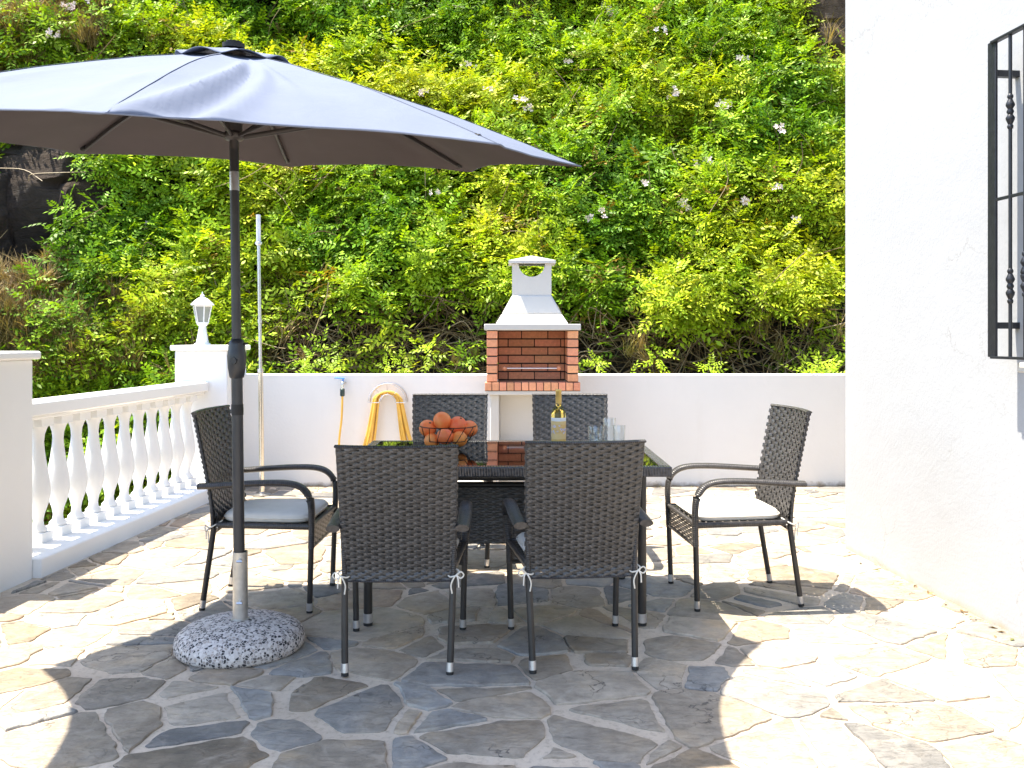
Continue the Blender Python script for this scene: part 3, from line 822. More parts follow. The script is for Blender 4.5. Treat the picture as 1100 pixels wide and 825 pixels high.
for k, (x, y, Y, r, lab) in enumerate(fr):
    X, _, Z = wpt(x, y, Y)
    t = MB()
    r *= 1.1; t.ball((0, 0, 0), r, 24, 14, (1, 1, .94))
    o = t.build('orange_fruit', M_fruit, None, (X, Y, Z), smooth=80); o.rotation_euler = (RB.uniform(-1, 1), RB.uniform(-1, 1), RB.uniform(0, 6))
    tag(o, lab, 'fruit', 'orange fruit in the wire bowl')
    t = MB(); t.lathe([(.005, r * .93), (.006, r * .96), (.002, r * .985)], 8); t.build('stalk', M_stalk, o)
def glassmat(name, col, rough=.0, ior=1.45):
    m, nt, bs, N, L = newmat(name); bs.inputs['Base Color'].default_value = (*col, 1); bs.inputs['Transmission Weight'].default_value = 1
    bs.inputs['Roughness'].default_value = rough; bs.inputs['IOR'].default_value = ior
    # let sunlight through: cheap shadows for thin clear glass
    return m
def thin_glass():
    m, nt, bs, N, L = newmat('thin_clear_glass')
    t = N.new('ShaderNodeBsdfTransparent'); t.inputs[0].default_value = (.97, .985, .985, 1)
    g = N.new('ShaderNodeBsdfGlossy'); g.inputs['Roughness'].default_value = .02
    lw = N.new('ShaderNodeLayerWeight'); lw.inputs[0].default_value = .5; pw = N.new('ShaderNodeMath'); pw.operation = 'POWER'; pw.inputs[1].default_value = 3.5
    L.new(lw.outputs['Facing'], pw.inputs[0]); fr_ = N.new('ShaderNodeMath'); fr_.operation = 'MULTIPLY_ADD'; L.new(pw.outputs[0], fr_.inputs[0]); fr_.inputs[1].default_value = .65; fr_.inputs[2].default_value = .10
    mx = N.new('ShaderNodeMixShader'); L.new(fr_.outputs[0], mx.inputs[0]); L.new(t.outputs[0], mx.inputs[1]); L.new(g.outputs[0], mx.inputs[2])
    L.new(mx.outputs[0], N['Material Output'].inputs['Surface']); return m
M_clear = thin_glass(); M_wine = glassmat('bottle_of_white_wine', (.93, .80, .22), 0, 1.34)
bot = thing('wine_bottle', 'clear bottle of white wine with gold neck foil standing on the table', 'bottle', ((600 - 550) / F * 4.5, 4.5, TT))
sh = [(0.0, 0), (.034, 0), (.0375, .004), (.0378, .17), (.0365, .187), (.03, .203), (.02, .217), (.0155, .228), (.0145, .245), (.0142, .30), (0, .30)]
m = MB(); m.lathe(sh, 32); m.build('bottle_glass', M_wine, bot, smooth=50)
m = MB(); m.lathe([(.0150, .232), (.0152, .295), (.0158, .296), (.0158, .306), (.0145, .308), (0, .308)], 24); m.build('neck_foil', simple('gold_foil', (.72, .48, .14), .35, .4), bot, smooth=50)
def mat_label():
    m, nt, bs, N, L = newmat('bottle_label')
    v = coords(N, L, (1, 1, 1)); sp = N.new('ShaderNodeSeparateXYZ'); L.new(v, sp.inputs[0])
    n = noise_tex(N, L, v, 60, 3, .5)
    r = ramp(N, [(.44, (.80, .55, .22)), (.5, (.72, .42, .12)), (.60, (.72, .70, .78)), (.68, (.35, .22, .4))]); L.new(n.outputs['Fac'], r.inputs['Fac'])
    z = ramp(N, [(.0, (0, 0, 0)), (.5, (0, 0, 0))])
    mr = N.new('ShaderNodeMapRange'); mr.inputs[1].default_value = .03; mr.inputs[2].default_value = .166; L.new(sp.outputs['Z'], mr.inputs[0])
    zz = ramp(N, [(0, (.66, .43, .13)), (.2, (.80, .58, .26)), (.87, (.85, .85, .85))], 'CONSTANT'); L.new(mr.outputs[0], zz.inputs['Fac'])
    gate = ramp(N, [(0, (0, 0, 0)), (.4, (1, 1, 1)), (.75, (0, 0, 0))], 'CONSTANT'); L.new(mr.outputs[0], gate.inputs['Fac'])
    L.new(mixc(N, L, zz.outputs['Color'], r.outputs['Color'], gate.outputs['Color']), bs.inputs['Base Color']); bs.inputs['Roughness'].default_value = .6
    return m
m = MB(); n = 28
vs = []; a0, a1 = PI * 1.5 - 1.35, PI * 1.5 + 1.35
for z in (.03, .166):
    for k in range(n + 1):
        a = lerp(a0, a1, k / n); vs.append((.0384 * math.cos(a), .0384 * math.sin(a), z))
m.add(vs, [(k, k + 1, n + 1 + k + 1, n + 1 + k) for k in range(n)]); m.build('paper_label', mat_label(), bot, smooth=60)
def tumbler(x, Y, h_, r, lab):
    t = thing('glass_tumbler', lab, 'glass', ((x - 550) / F * Y, Y, TT), 0, 'drinking glasses on the table')
    m = MB(); m.lathe([(0, 0), (r * .82, 0), (r * .86, .004), (r, h_ - .002), (r - .001, h_), (r - .0022, h_ - .001), (r * .86 - .002, .014), (r * .7, .011), (0, .011)], 32); m.build('bowl', M_clear, t, smooth=50)
tumbler(640, 4.66, .105, .042, 'short clear glass tumbler nearest to the wine bottle')
tumbler(654.5, 4.80, .135, .035, 'tall clear glass behind the short tumbler, left one of the pair')
tumbler(665, 4.70, .105, .034, 'clear glass farthest right on the table')

# ------------------------------------------------------------------ umbrella
UX, UY = -1.152, 3.75
um = thing('patio_umbrella', 'large open grey patio umbrella on a dark crank pole', 'umbrella', (UX, UY, 0))
M_pole = simple('charcoal_pole', (.045, .046, .05), .38, .3)
lean = lambda z: (-.0125 * z, 0, z)
m = MB(); m.tube([lean(z) for z in (.36, 1.16)], .0235, 20); m.build('lower_pole', M_pole, um)
m = MB(); m.tube([lean(1.0), lean(1.02)], .0255, 20); m.tube([lean(.99), lean(1.035)], .025, 20); m.build('pole_ring', M_rubber, um)
m = MB(); m.tube([lean(z) for z in (1.1, 2.26)], .0195, 20); m.build('upper_pole', M_pole, um)
m = MB(); m.tube([lean(1.94), lean(2.02)], .0205, 20); m.build('pole_sleeve', M_alu, um)
m = MB(); P = [(.025, 1.145), (.030, 1.15), (.037, 1.19), (.0395, 1.24), (.036, 1.262), (.034, 1.268), (.035, 1.29), (.029, 1.305), (.021, 1.312)]
m.lathe(P, 24, (-.0125 * 1.2, 0, 0)); m.tube([(-.015, -.03, 1.22), (-.015, -.052, 1.22)], .014, 12)
ck = m.build('crank_housing', simple('dark_plastic', (.025, .028, .034), .35), um, smooth=45)
m = MB(); m.tube([(.01, -.01, 1.29), (.034, -.01, 1.292)], .005, 8); m.build('crank_pin', M_rubber, ck)
# tilted head
TILT = Matrix.Rotation(math.radians(8.1), 4, 'X') @ Matrix.Rotation(math.radians(2.3), 4, 'Y')
piv = Vector((-.0125 * 2.13, 0, 2.112))
def HT(p): return piv + (TILT @ Vector(p))
RU, RISE = 1.49, .405
A0 = math.radians(5)
def rib_z(r): t = r / RU; return RISE * (1 - t) + .035 * math.sin(PI * t) 
def canopy_pt(a, r, lift=0):
    """a in turns of 1/8 (0..8); r as a share of the corner radius"""
    k = math.floor(a); f = a - k
    a1, a2 = A0 + k * PI / 4, A0 + (k + 1) * PI / 4
    p1 = Vector((math.cos(a1), math.sin(a1), 0)) * RU * r; p2 = Vector((math.cos(a2), math.sin(a2), 0)) * RU * r
    p = p1.lerp(p2, f)
    bulge = 4 * f * (1 - f)
    p *= 1 - .08 * bulge * r ** 4                     # edge cut a little hollow
    z = rib_z(RU * r) + lift - .018 * bulge * math.sin(PI * min(1, r * 1.0)) + .018 * bulge * r ** 4
    w = noise.noise(Vector((p.x * 2.2, p.y * 2.2, 3.3))) * .007 * r + noise.noise(Vector((p.x * 6, p.y * 6, 9.1))) * .003
    # drag folds running out of the corners
    for fc in (f, 1 - f):
        w += .012 * math.exp(-((fc - .16) / .06) ** 2) * math.exp(-((r - .78) / .2) ** 2) * (1 if (k * 3 + (fc < .5)) % 4 == 0 else .25)
    if k == 6:                                         # slack pleat running up from the front corner
        c1 = .02 + .46 * (.98 - r); win = min(1, max(0, (r - .22) / .2)) * min(1, (1.0 - r) / .06 + .15)
        w += (.026 * math.exp(-((f - c1 - .03) / .05) ** 2) - .022 * math.exp(-((f - c1 - .125) / .05) ** 2) + .016 * math.exp(-((f - c1 - .22) / .05) ** 2)) * win * lerp(.45, 1, r)
        w += .010 * math.exp(-((f - .62 + .1 * r) / .03) ** 2) * math.exp(-((r - .4) / .2) ** 2)
    p.z = z + w
    return p
m = MB(); NA, NR = 44, 60; vs = []
for j in range(NR + 1):
    r = lerp(.09, 1, j / NR)
    for i in range(8 * NA): vs.append(HT(canopy_pt(i / NA, r)))
w = 8 * NA
m.add(vs, [(j * w + i, (j + 1) * w + i, (j + 1) * w + (i + 1) % w, j * w + (i + 1) % w) for j in range(NR) for i in range(w)])
def mat_cloth():
    mm, nt, bs, N, L = newmat('slate_grey_canvas')
    v = coords(N, L)
    n = noise_tex(N, L, v, 2.2, 5, .6)
    r = ramp(N, [(.3, (.145, .172, .24)), (.7, (.168, .195, .265))]); L.new(n.outputs['Fac'], r.inputs['Fac'])
    L.new(r.outputs['Color'], bs.inputs['Base Color']); bs.inputs['Roughness'].default_value = .85; bs.inputs['Specular IOR Level'].default_value = .25
    t = N.new('ShaderNodeBsdfTranslucent'); t.inputs['Color'].default_value = (.16, .12, .12, 1)
    mx = N.new('ShaderNodeMixShader'); mx.inputs[0].default_value = .04
    L.new(bs.outputs[0], mx.inputs[1]); L.new(t.outputs[0], mx.inputs[2]); L.new(mx.outputs[0], N['Material Output'].inputs['Surface'])
    f = noise_tex(N, L, v, 500, 2); f2 = noise_tex(N, L, v, 9, 4, .6, .8)
    b1 = bump(N, L, f2.outputs['Fac'], .25, .012); bump(N, L, f.outputs['Fac'], .2, .001, bs, b1)
    L.new(b1, t.inputs['Normal'])
    return mm
M_cloth = mat_cloth()
cn = m.build('canopy', M_cloth, um, smooth=30)
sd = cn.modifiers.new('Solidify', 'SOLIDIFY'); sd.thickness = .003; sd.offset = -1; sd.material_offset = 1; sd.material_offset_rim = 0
M_underside = simple('taupe_underside', (.062, .050, .052), .8, 0, .25, .1, 3)  # separate, darker taupe colour for the inner shell of the canopy
cn.data.materials.append(M_underside)
# seams and hem
m = MB()
for k in range(8):
    m.tube([HT(canopy_pt(k, lerp(.1, 1, t / 14)) + Vector((0, 0, .002))) for t in range(15)], .0035, 6, ry=.0006)
m.tube([HT(canopy_pt(i / 8, 1.0)) for i in range(64)], .003, 6, True)
m.build('seam', M_cloth, cn)
# vent cap with fluted edge
m = MB(); vs = []; NV = 10
for j in range(7):
    t = j / 6; r = lerp(.012, .235, t)
    for i in range(8 * NV):
        a = i / NV; f = a - math.floor(a); bl = math.sin(PI * f) ** 1.3
        p = canopy_pt(a, max(.05, r / RU)); an = A0 + a * PI / 4
        z = rib_z(r) + .017 - .003 * t + .013 * bl * t ** 2.2 - .010 * (1 - bl) * t
        vs.append(HT((r * math.cos(an) * (1 - .03 * bl), r * math.sin(an) * (1 - .03 * bl), z)))
w = 8 * NV
m.add(vs, [(j * w + i, (j + 1) * w + i, (j + 1) * w + (i + 1) % w, j * w + (i + 1) % w) for j in range(6) for i in range(w)])
m.build('vent_cap', M_cloth, um, smooth=50).modifiers.new('Solidify', 'SOLIDIFY').thickness = .003
m = MB(); m.tube([HT((0, 0, RISE + .015)), HT((0, 0, RISE + .032))], .045, 20); m.tube([HT((0, 0, RISE + .032)), HT((0, 0, RISE + .042))], .03, 16); m.build('finial', M_rubber, um)
M_ribm = simple('rib_metal', (.05, .045, .045), .45, .3)
m = MB(); m.tube([HT((0, 0, 0)), HT((0, 0, RISE))], .019, 14); m.tube([HT((0, 0, RISE - .05)), HT((0, 0, RISE - .005))], .05, 16); m.build('head_hub', M_ribm, um)
m = MB(); m.lathe([(.021, 2.15), (.036, 2.155), (.044, 2.165), (.044, 2.18), (.034, 2.19), (.036, 2.24), (.022, 2.25)], 20, (-.0275, 0, 0)); m.build('runner', M_ribm, um, smooth=40)
for k in range(8):
    a = A0 + k * PI / 4; d = Vector((math.cos(a), math.sin(a), 0))
    P = [HT(d * r + Vector((0, 0, rib_z(r) - .017))) for r in (.04, .35, .7, 1.05, 1.385)]
    m = MB(); m.tube(P, .008, 8, ry=.012); rb = m.build('rib', M_ribm, um)
    s0 = Vector((-.0275, 0, 2.17)) + Vector((d.x * .04, d.y * .04, 0)); s1 = HT(d * .74 + Vector((0, 0, rib_z(.74) - .03)))
    m = MB(); m.tube([s0, s1], .007, 8, ry=.009); m.build('strut', M_ribm, um)
    m = MB(); m.tube([HT(d * 1.36 + Vector((0, 0, rib_z(1.36) - .016))), HT(d * 1.402 + Vector((0, 0, rib_z(1.4) - .008)))], .012, 8); m.build('rib_tip', M_rubber, rb)
# base: terrazzo dome + steel tube
def mat_terrazzo():
    mm, nt, bs, N, L = newmat('pebble_terrazzo')
    v = coords(N, L)
    dn = noise_tex(N, L, v, 30, 3); av = N.new('ShaderNodeVectorMath'); av.operation = 'MULTIPLY_ADD'
    L.new(dn.outputs['Color'], av.inputs[0]); av.inputs[1].default_value = (.012, .012, .012); L.new(v, av.inputs[2])
    vo = N.new('ShaderNodeTexVoronoi'); vo.inputs['Scale'].default_value = 84; L.new(av.outputs[0], vo.inputs['Vector'])
    ve = N.new('ShaderNodeTexVoronoi'); ve.feature = 'DISTANCE_TO_EDGE'; ve.inputs['Scale'].default_value = 84; L.new(av.outputs[0], ve.inputs['Vector'])
    sp = N.new('ShaderNodeSeparateColor'); L.new(vo.outputs['Color'], sp.inputs[0])
    r = ramp(N, [(0, (.03, .028, .03)), (.30, (.14, .12, .11)), (.42, (.30, .27, .25)), (.52, (.56, .52, .48)), (.70, (.66, .62, .58)), (.86, (.42, .36, .31))], 'CONSTANT'); L.new(sp.outputs[0], r.inputs['Fac'])
    e = ramp(N, [(.05, (1, 1, 1)), (.12, (0, 0, 0))]); L.new(ve.outputs['Distance'], e.inputs['Fac'])
    L.new(mixc(N, L, r.outputs['Color'], (.58, .54, .51), e.outputs['Color']), bs.inputs['Base Color']); bs.inputs['Roughness'].default_value = .7
    bump(N, L, ve.outputs['Distance'], .5, .004, bs); return mm
sb = thing('umbrella_base', 'round pebble concrete umbrella foot with galvanised tube', 'umbrella base', (UX, UY, .006))
m = MB(); m.lathe([(.255, 0), (.266, .012), (.268, .035), (.262, .058), (.245, .078), (.21, .095), (.15, .109), (.08, .117), (0, .12)], 64); m.build('dome', mat_terrazzo(), sb, smooth=60)
M_galv = simple('galvanised_steel', (.55, .55, .53), .35, .85, .5, .15, 25)
m = MB(); m.lathe([(.031, .11), (.031, .405), (.0275, .405), (.0275, .3)], 24); m.lathe([(.038, .115), (.038, .122), (.031, .124)], 24); tbo = m.build('tube', M_galv, sb, smooth=40)
for z in (.20, .375):
    m = MB(); m.tube([(.01, -.028, z), (.012, -.05, z)], .007, 8); m.tube([(.0, -.052, z), (.024, -.052, z)], .005, 6); m.build('clamp_bolt', M_alu, tbo)

# ------------------------------------------------------------------ planted bank
def Yb(x): return 8.35 - .26 * max(0, -x - 2.6) + .05 * min(0, x + 2.6) * 0
def fbm(p, o=3):
    s = 0; a = 1
    for _ in range(o): s += a * noise.noise(p); p = p * 2.07; a *= .5
    return s
def lump(x, z):
    b = 1 - abs(noise.noise(Vector((x * .75, z * .9, 4.2)))) * 2
    b2 = 1 - abs(noise.noise(Vector((x * 1.9, z * 2.1, 8.7)))) * 2
    b3 = noise.noise(Vector((x * 4.2, z * 4.4, 2.7)))
    return .42 * b + .26 * b2 + .13 * b3
def bankY(x, z):
    y = Yb(x) + (z + .3) * .62
    if z < 1.5: y += (1.5 - z) * .22                      # undercut behind the wall
    return y
def surfY(x, z): return bankY(x, z) - lump(x, z)
def hit(px, py):
    """where the line of sight of a pixel meets the foliage"""
    y = 7.0
    while y < 18:
        x = (px - 550) / F * y; z = CAMH - (py - HZ) * y / F
        if y >= surfY(x, z): break
        y += .05
    return x, y, z
def topx(x, y, z): return 550 + x / y * F, HZ + (CAMH - z) / y * F
# soil face
m = MB(); vs = []; xs = np.linspace(-11, 9, 90); zs = np.linspace(-.8, 9.5, 60)
for z in zs:
    for x in xs: vs.append((x, bankY(x, z) + .22 + .25 * fbm(Vector((x * .9, z * .9, 1))), z))
nx = len(xs)
m.add(vs, [(j * nx + i, j * nx + i + 1, (j + 1) * nx + i + 1, (j + 1) * nx + i) for j in range(len(zs) - 1) for i in range(nx - 1)])
tp = [(x, y, 9.5) for y in (40,) for x in xs]
o = len(m.v); m.v += tp; top0 = (len(zs) - 1) * nx
for i in range(nx - 1): m.f.append((top0 + i, top0 + i + 1, o + i + 1, o + i)); m.uv.append(None)
tag(m.build('hillside', M_soil, smooth=180), 'steep soil bank rising behind the terrace wall', kind='structure')

# patches of the bank (world x, z): rock, dry, thin
def gauss(x, z, cx, cz, rx, rz): return math.exp(-(((x - cx) / rx) ** 2 + ((z - cz) / rz) ** 2))
ROCKS = [(-5.05, 2.6, .62, .85), (-6.1, 2.2, .8, 1.0), (4.15, 5.35, .45, .75)]
def bare(x, z):
    b = 0
    for cx, cz, rx, rz in ROCKS: b = max(b, min(1, 1.7 * gauss(x, z, cx, cz, rx, rz)))
    b = max(b, 1.15 * gauss(x, z, -5.6, 5.3, .9, .6), .95 * gauss(x, z, -5.0, 1.55, .75, .5), .75 * gauss(x, z, .35, 5.4, .35, .3))
    return b
# leaf shoots
def compound_leaf(R, L0, n):
    """quads of one pinnate leaf along +x, drooping"""
    q = []
    for k in range(n + 1):
        t = (k + .6) / (n + .6); c = Vector((L0 * t, 0, -L0 * .35 * t * t))
        for s in ((-1, 1) if k < n else (0,)):
            l = L0 * .36 * (1 - .3 * abs(t - .5)) * R.uniform(.85, 1.15); w = l * .22
            a = s * R.uniform(.8, 1.15); d = Vector((math.cos(a), math.sin(a), -.25 + R.uniform(-.25, .2))).normalized()
            sd_ = Vector((-d.y, d.x, 0)).normalized() * w + Vector((0, 0, R.uniform(-.25, .25) * w))
            q.append((c, c + d * l * .45 + sd_ , c + d * l + Vector((0, 0, -l * .12)), c + d * l * .45 - sd_))
    return q
def shoot(R, n_leaf, Ls, Lleaf):
    """stem along +z, leaves around it"""
    q = []; bend = Vector((R.uniform(-.3, .3), R.uniform(-.3, .3), 0))
    for i in range(n_leaf):
        t = (i + .5) / n_leaf; az = i * 2.4 + R.uniform(-.4, .4)
        tilt = lerp(.15, .95, t ** 1.5) if i < n_leaf - 1 else 1.2
        L0 = Lleaf * lerp(1.1, .75, t) * R.uniform(.8, 1.15)
        M = Matrix.Translation(Vector((0, 0, Ls * t)) + bend * Ls * t * t) @ Matrix.Rotation(az, 4, 'Z') @ Matrix.Rotation(-tilt * .9, 4, 'Y') @ Matrix.Rotation(R.uniform(-.5, .5), 4, 'X')
        for qd in compound_leaf(R, L0, 4): q.append([M @ p for p in qd])
    return np.array([[tuple(p) for p in qd] for qd in q])     # (n,4,3)
RT = random.Random(11)
TEMPL = [shoot(RT, 8, .25, .195) for _ in range(9)]
def scatter(places, templ, name, mat, label, kind='stuff', parent=None):
    """places: (pos, dir, scale, spin, colour)"""
    V = []; C = []
    for i, (p, d, s, sp, c) in enumerate(places):
        T = templ[i % len(templ)]
        M = (d.to_track_quat('Z', 'Y').to_matrix() @ Matrix.Rotation(sp, 3, 'Z'))
        A = np.array(M) * s
        v = T.reshape(-1, 3) @ A.T + np.array(p)
        V.append(v)
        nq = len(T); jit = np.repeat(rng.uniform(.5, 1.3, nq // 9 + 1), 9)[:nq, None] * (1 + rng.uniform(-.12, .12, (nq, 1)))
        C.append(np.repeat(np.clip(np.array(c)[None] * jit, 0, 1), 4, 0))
    V = np.concatenate(V); C = np.concatenate(C); n = len(V)
    me = bpy.data.meshes.new(name); me.vertices.add(n); me.vertices.foreach_set('co', V.astype(np.float32).ravel())
    me.loops.add(n); me.loops.foreach_set('vertex_index', np.arange(n, dtype=np.int32))
    me.polygons.add(n // 4); me.polygons.foreach_set('loop_start', np.arange(0, n, 4, dtype=np.int32)); me.polygons.foreach_set('loop_total', np.full(n // 4, 4, np.int32))
    me.update()
    ca = me.color_attributes.new('Tone', 'FLOAT_COLOR', 'POINT')
    ca.data.foreach_set('color', np.concatenate([C, np.ones((n, 1))], 1).astype(np.float32).ravel())
    me.materials.append(mat)
    o = bpy.data.objects.new(name, me); COL.objects.link(o)
    tag(o, label, None, None, kind)
    if parent: o.parent = parent
    return o
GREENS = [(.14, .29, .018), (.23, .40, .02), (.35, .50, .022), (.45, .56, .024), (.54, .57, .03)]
R = random.Random(5); places = []
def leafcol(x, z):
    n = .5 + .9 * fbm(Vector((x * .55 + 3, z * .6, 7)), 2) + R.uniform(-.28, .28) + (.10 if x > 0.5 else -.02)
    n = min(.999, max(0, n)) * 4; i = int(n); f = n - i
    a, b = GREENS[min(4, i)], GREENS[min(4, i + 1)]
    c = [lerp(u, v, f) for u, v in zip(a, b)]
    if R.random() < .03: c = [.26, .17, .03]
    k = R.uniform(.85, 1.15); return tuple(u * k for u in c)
N_SH = 9600
cnt = 0
while cnt < N_SH:
    x = R.uniform(-8.2, 5.2); z = R.uniform(-.5, 7.6)
    y0 = surfY(x, z); pxx, pyy = topx(x, y0, z)
    infr = -60 < pxx < 930 and -60 < pyy < 560
    if not infr and R.random() < .75: continue
    if R.random() < bare(x, z) * 1.05: continue
    lowz = 1.3 + .45 * noise.noise(Vector((x * 1.3, 0, 5)))
    if x > -2.6 and z < lowz + .45 and R.random() < .92 * min(1, (lowz + .45 - z) / .4): continue
    if lump(x, z) < .18 + R.uniform(-.12, .12) and R.random() < .62: continue
    if noise.noise(Vector((x * 4.6, z * 5.2, 21.3))) > .22 + R.uniform(-.1, .1): continue
    y = y0 + R.uniform(-.05, .2)
    gx = (surfY(x + .06, z) - surfY(x - .06, z)) / .12; gz = (surfY(x, z + .06) - surfY(x, z - .06)) / .12
    nrm = Vector((gx, -1, gz)).normalized()
    d = (nrm * .7 + Vector((-.12, 0, .95)) + Vector((R.gauss(0, .28), R.gauss(0, .25), R.gauss(0, .25)))).normalized()
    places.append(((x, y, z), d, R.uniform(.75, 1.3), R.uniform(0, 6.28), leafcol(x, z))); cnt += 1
# sprays that lean over the wall
for px_, py_ in ((362, 399), (416, 398), (428, 390), (640, 392), (700, 385), (760, 394), (880, 400), (893, 404), (884, 408), (545, 392), (465, 380), (860, 396), (330, 392)):
    x, y, z = wpt(px_, py_, 8.02); places.append(((x, 8.06, z - .05), Vector((R.uniform(-.5, .5), -.6, .5)).normalized(), R.uniform(.6, .95), R.uniform(0, 6), GREENS[2]))
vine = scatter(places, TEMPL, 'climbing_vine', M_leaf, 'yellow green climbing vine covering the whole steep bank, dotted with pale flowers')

# flowers on the vine
def flower_cluster(x, y, z, R, n):
    m = MB()
    for _ in range(n):
        c = Vector((x + R.gauss(0, .036), y - R.uniform(.0, .07), z + R.gauss(0, .028)))
        d = Vector((R.gauss(0, .4), -1, R.uniform(-.1, .7))).normalized(); u = d.orthogonal().normalized(); w = d.cross(u)
        for k in range(5):
            a = 2 * PI * k / 5 + R.random(); e = u * math.cos(a) + w * math.sin(a); f = u * math.cos(a + .5) + w * math.sin(a + .5); g2 = u * math.cos(a - .5) + w * math.sin(a - .5)
            s = R.uniform(.03, .042)
            m.add([c - d * .012, c + f * s * .75 + d * .006, c + e * s * 1.15 + d * .004, c + g2 * s * .75 + d * .006], [(0, 1, 2, 3)])
    return m.build('flower_cluster', M_petal, vine, smooth=0)
FL = [(655, 23, 7), (648, 19, 5), (772, 117, 8), (767, 119, 5), (719, 107, 6), (790, 73, 4), (708, 43, 3), (832, 145, 4), (825, 206, 4), (728, 225, 5), (791, 222, 4), (745, 178, 3), (755, 179, 3), (560, 116, 5), (566, 122, 4), (455, 106, 5), (507, 77, 3), (530, 104, 3), (85, 20, 5), (92, 17, 4), (200, 12, 4), (107, 5, 3), (72, 47, 5), (64, 45, 3), (470, 210, 3), (906, 200, 4), (647, 236, 2), (630, 238, 2), (845, 240, 3), (690, 205, 2), (170, 245, 2), (330, 60, 2), (605, 72, 2)]
for px_, py_, n in FL:
    x, y, z = hit(px_, py_); flower_cluster(x, y - .27, z, R, n)

# dead stems and twigs behind the wall and through the vine
def stems():
    m = MB(); cols = []; R = random.Random(9)
    PALS = [(.30, .22, .12), (.22, .15, .08), (.40, .31, .19), (.14, .09, .05)]
    def one(P, r, c):
        n0 = len(m.f); m.tube(crom(P, 4), r, 4, caps=False); cols.extend([c] * (len(m.f) - n0))
    for _ in range(1300):
        x = R.uniform(-3.4, 4.6); z = R.uniform(.75, 1.75); y = bankY(x, z) - R.uniform(-.05, .38)
        l = R.uniform(.25, .8); a = R.uniform(0, 2 * PI); d = Vector((math.cos(a), R.uniform(-.3, .3), math.sin(a) * .8))
        p = Vector((x, y, z)); s = Vector((R.gauss(0, .12), R.gauss(0, .06), R.gauss(0, .12) - .04))
        one([p, p + d * l * .35 + s, p + d * l * .7 + s * 1.2, p + d * l + Vector((0, 0, -.12))], R.uniform(.0025, .006), R.choice(PALS))
    for _ in range(150):
        x = R.uniform(-6.5, 4.2); z = R.uniform(1.2, 6.2); y = surfY(x, z) - R.uniform(-.12, .14)
        l = R.uniform(.35, .9); d = Vector((R.gauss(0, .6), -.15, R.uniform(-.5, 1.0))).normalized(); p = Vector((x, y, z)); s = Vector((R.gauss(0, .1), R.gauss(0, .03), R.gauss(0, .08)))
        one([p, p + d * l * .35 + s * .6, p + d * l * .7 + s, p + d * l], R.uniform(.003, .0055), R.choice(PALS))
    o = m.build('dry_stems', M_dry, smooth=0, col=cols)
    tag(o, 'tangle of bare tan stems above the wall and through the vine', kind='stuff')
stems()
# dry grass in the bare patches at the left
def drygrass():
    R = random.Random(15); PL = []
    blades = []
    for _ in range(6):
        q = []
        for k in range(26):
            a = R.uniform(0, 2 * PI); t = R.uniform(.15, .75); d = Vector((math.cos(a) * t, math.sin(a) * t, 1)).normalized(); l = R.uniform(.14, .32); w = Vector((-d.y, d.x, 0)).normalized() * .0035
            p = Vector((R.uniform(-.04, .04), R.uniform(-.04, .04), 0)); mid = p + d * l * .55; tip = p + d * l + Vector((d.x, d.y, -.25)) * l * .35
            q.append((p - w, p + w, mid + w * .8, mid - w * .8)); q.append((mid - w * .8, mid + w * .8, tip + w * .2, tip - w * .2))
        blades.append(np.array([[tuple(v) for v in f] for f in q]))
    zones = [(-5.7, 5.2, 1.0, .7, 800), (-5.0, 1.5, .9, .5, 520), (-4.0, 1.15, .9, .4, 200), (.35, 5.4, .4, .35, 60), (-3.3, 1.2, .9, .5, 110), (1.5, 1.25, 3.0, .2, 25), (4.0, 4.9, .5, .7, 14)]
    for cx, cz, rx, rz, n in zones:
        for _ in range(n):
            x = R.gauss(cx, rx * .6); z = R.gauss(cz, rz * .6); y = surfY(x, z) + R.uniform(-.05, .2)
            k = R.uniform(.7, 1.2); c = R.choice([(.36, .26, .11), (.44, .33, .15), (.24, .16, .08), (.30, .25, .09)])
            PL.append(((x, y, z), Vector((R.gauss(0, .3), -.5, .9)).normalized(), R.uniform(.7, 1.3), R.uniform(0, 6), tuple(u * k for u in c)))
    scatter(PL, blades, 'dry_grass', M_dry, 'tufts of straw coloured dry grass in the bare patches of the bank')
drygrass()
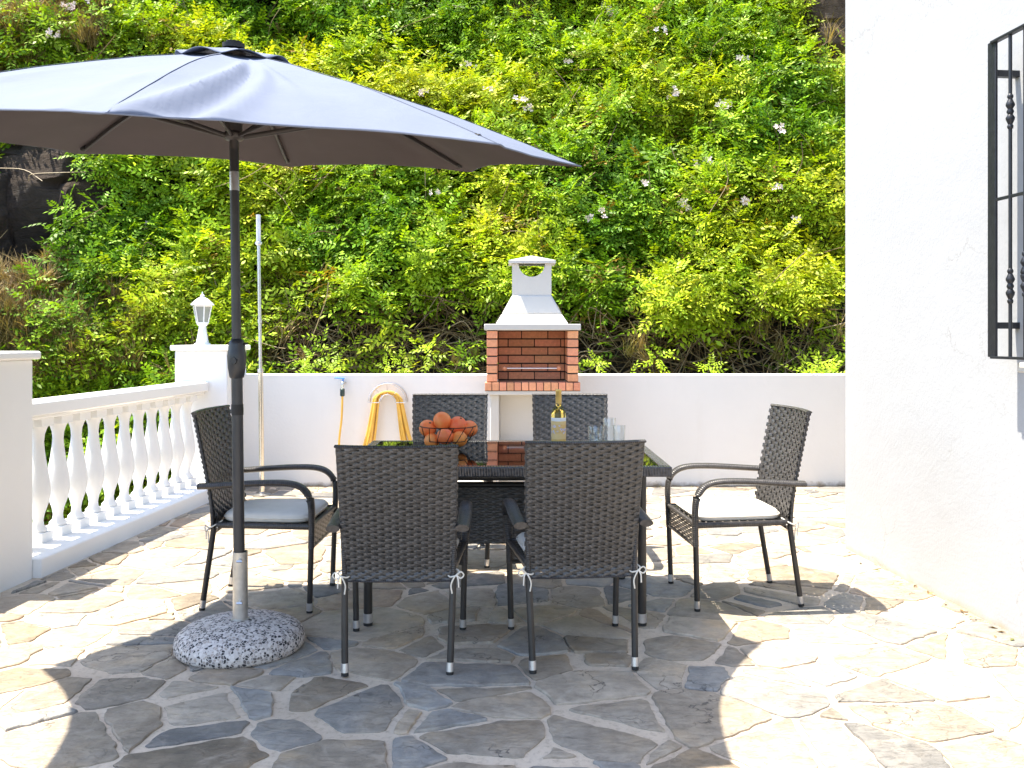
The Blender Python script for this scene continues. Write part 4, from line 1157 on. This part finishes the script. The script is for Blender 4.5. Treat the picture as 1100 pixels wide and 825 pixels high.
# rock outcrops
def rock(cx, cz, sx, sz, sy, label, seed, push=.1, mat=None):
    import bmesh
    bm = bmesh.new(); bmesh.ops.create_icosphere(bm, subdivisions=5, radius=1)
    y = bankY(cx, cz) + push
    for v in bm.verts:
        p = v.co.copy(); q = Vector((p.x * sx, p.y * sy, p.z * sz))
        blk = Vector((round(q.x * 2.4 + noise.noise(q * 1.5 + Vector((seed, 0, 0))) * .8) / 2.4, q.y, round(q.z * 2.8 + noise.noise(q * 1.3 + Vector((0, seed, 0))) * .8) / 2.8))
        q = q.lerp(blk, .55)
        n1 = fbm(q * 1.6 + Vector((seed, 1, 2)), 4)
        crack = abs(noise.noise(Vector((q.x * 1.7 + seed, q.y, q.z * 2.6))))
        q += p.normalized() * (.16 * n1 - .12 * math.exp(-(crack / .05) ** 2))
        v.co = q
    me = bpy.data.meshes.new('rock_outcrop'); bm.to_mesh(me); bm.free(); me.materials.append(mat or M_rock)
    me.polygons.foreach_set('use_smooth', [True] * len(me.polygons)); me.set_sharp_from_angle(angle=math.radians(35))
    o = bpy.data.objects.new('rock_outcrop', me); COL.objects.link(o); o.location = (cx, y, cz)
    tag(o, label, 'rock')
rock(-5.2, 2.6, .85, 1.05, .45, 'dark brown rock face showing through the vine under the umbrella edge', 1.3, .3)
rock(-6.1, 2.3, .9, 1.1, .5, 'brown rock face at the far left edge beside the dry grass', 4.1, .3)
rock(4.3, 5.4, .65, .9, .45, 'reddish brown rock at the top of the bank by the house edge', 7.7, -.15, mat_rock('pinkish_brown_rock', 2.6))

# small dry leaves swept against the walls
def litter():
    R = random.Random(31); PL = []
    q = []
    for k in range(1):
        q.append(((0, -.022, 0), (.009, 0, .006), (0, .022, .002), (-.009, 0, .005)))
    T = [np.array([q[0]], float)]
    for _ in range(120):
        if R.random() < .75: x = R.uniform(-2.2, 2.4); y = 7.785 - abs(R.gauss(0, .07)) - .02
        else: y = R.uniform(3.2, 5.4); x = house_x(y) - abs(R.gauss(0, .05)) - .02
        PL.append(((x, y, .012), Vector((R.gauss(0, .25), R.gauss(0, .25), 1)).normalized(), R.uniform(.5, 1.0), R.uniform(0, 6.3), R.choice([(.20, .12, .05), (.30, .2, .09), (.12, .08, .04), (.16, .17, .05)])))
    scatter(PL, T, 'fallen_leaves', M_dry, 'small dry leaves blown along the foot of the walls')
litter()
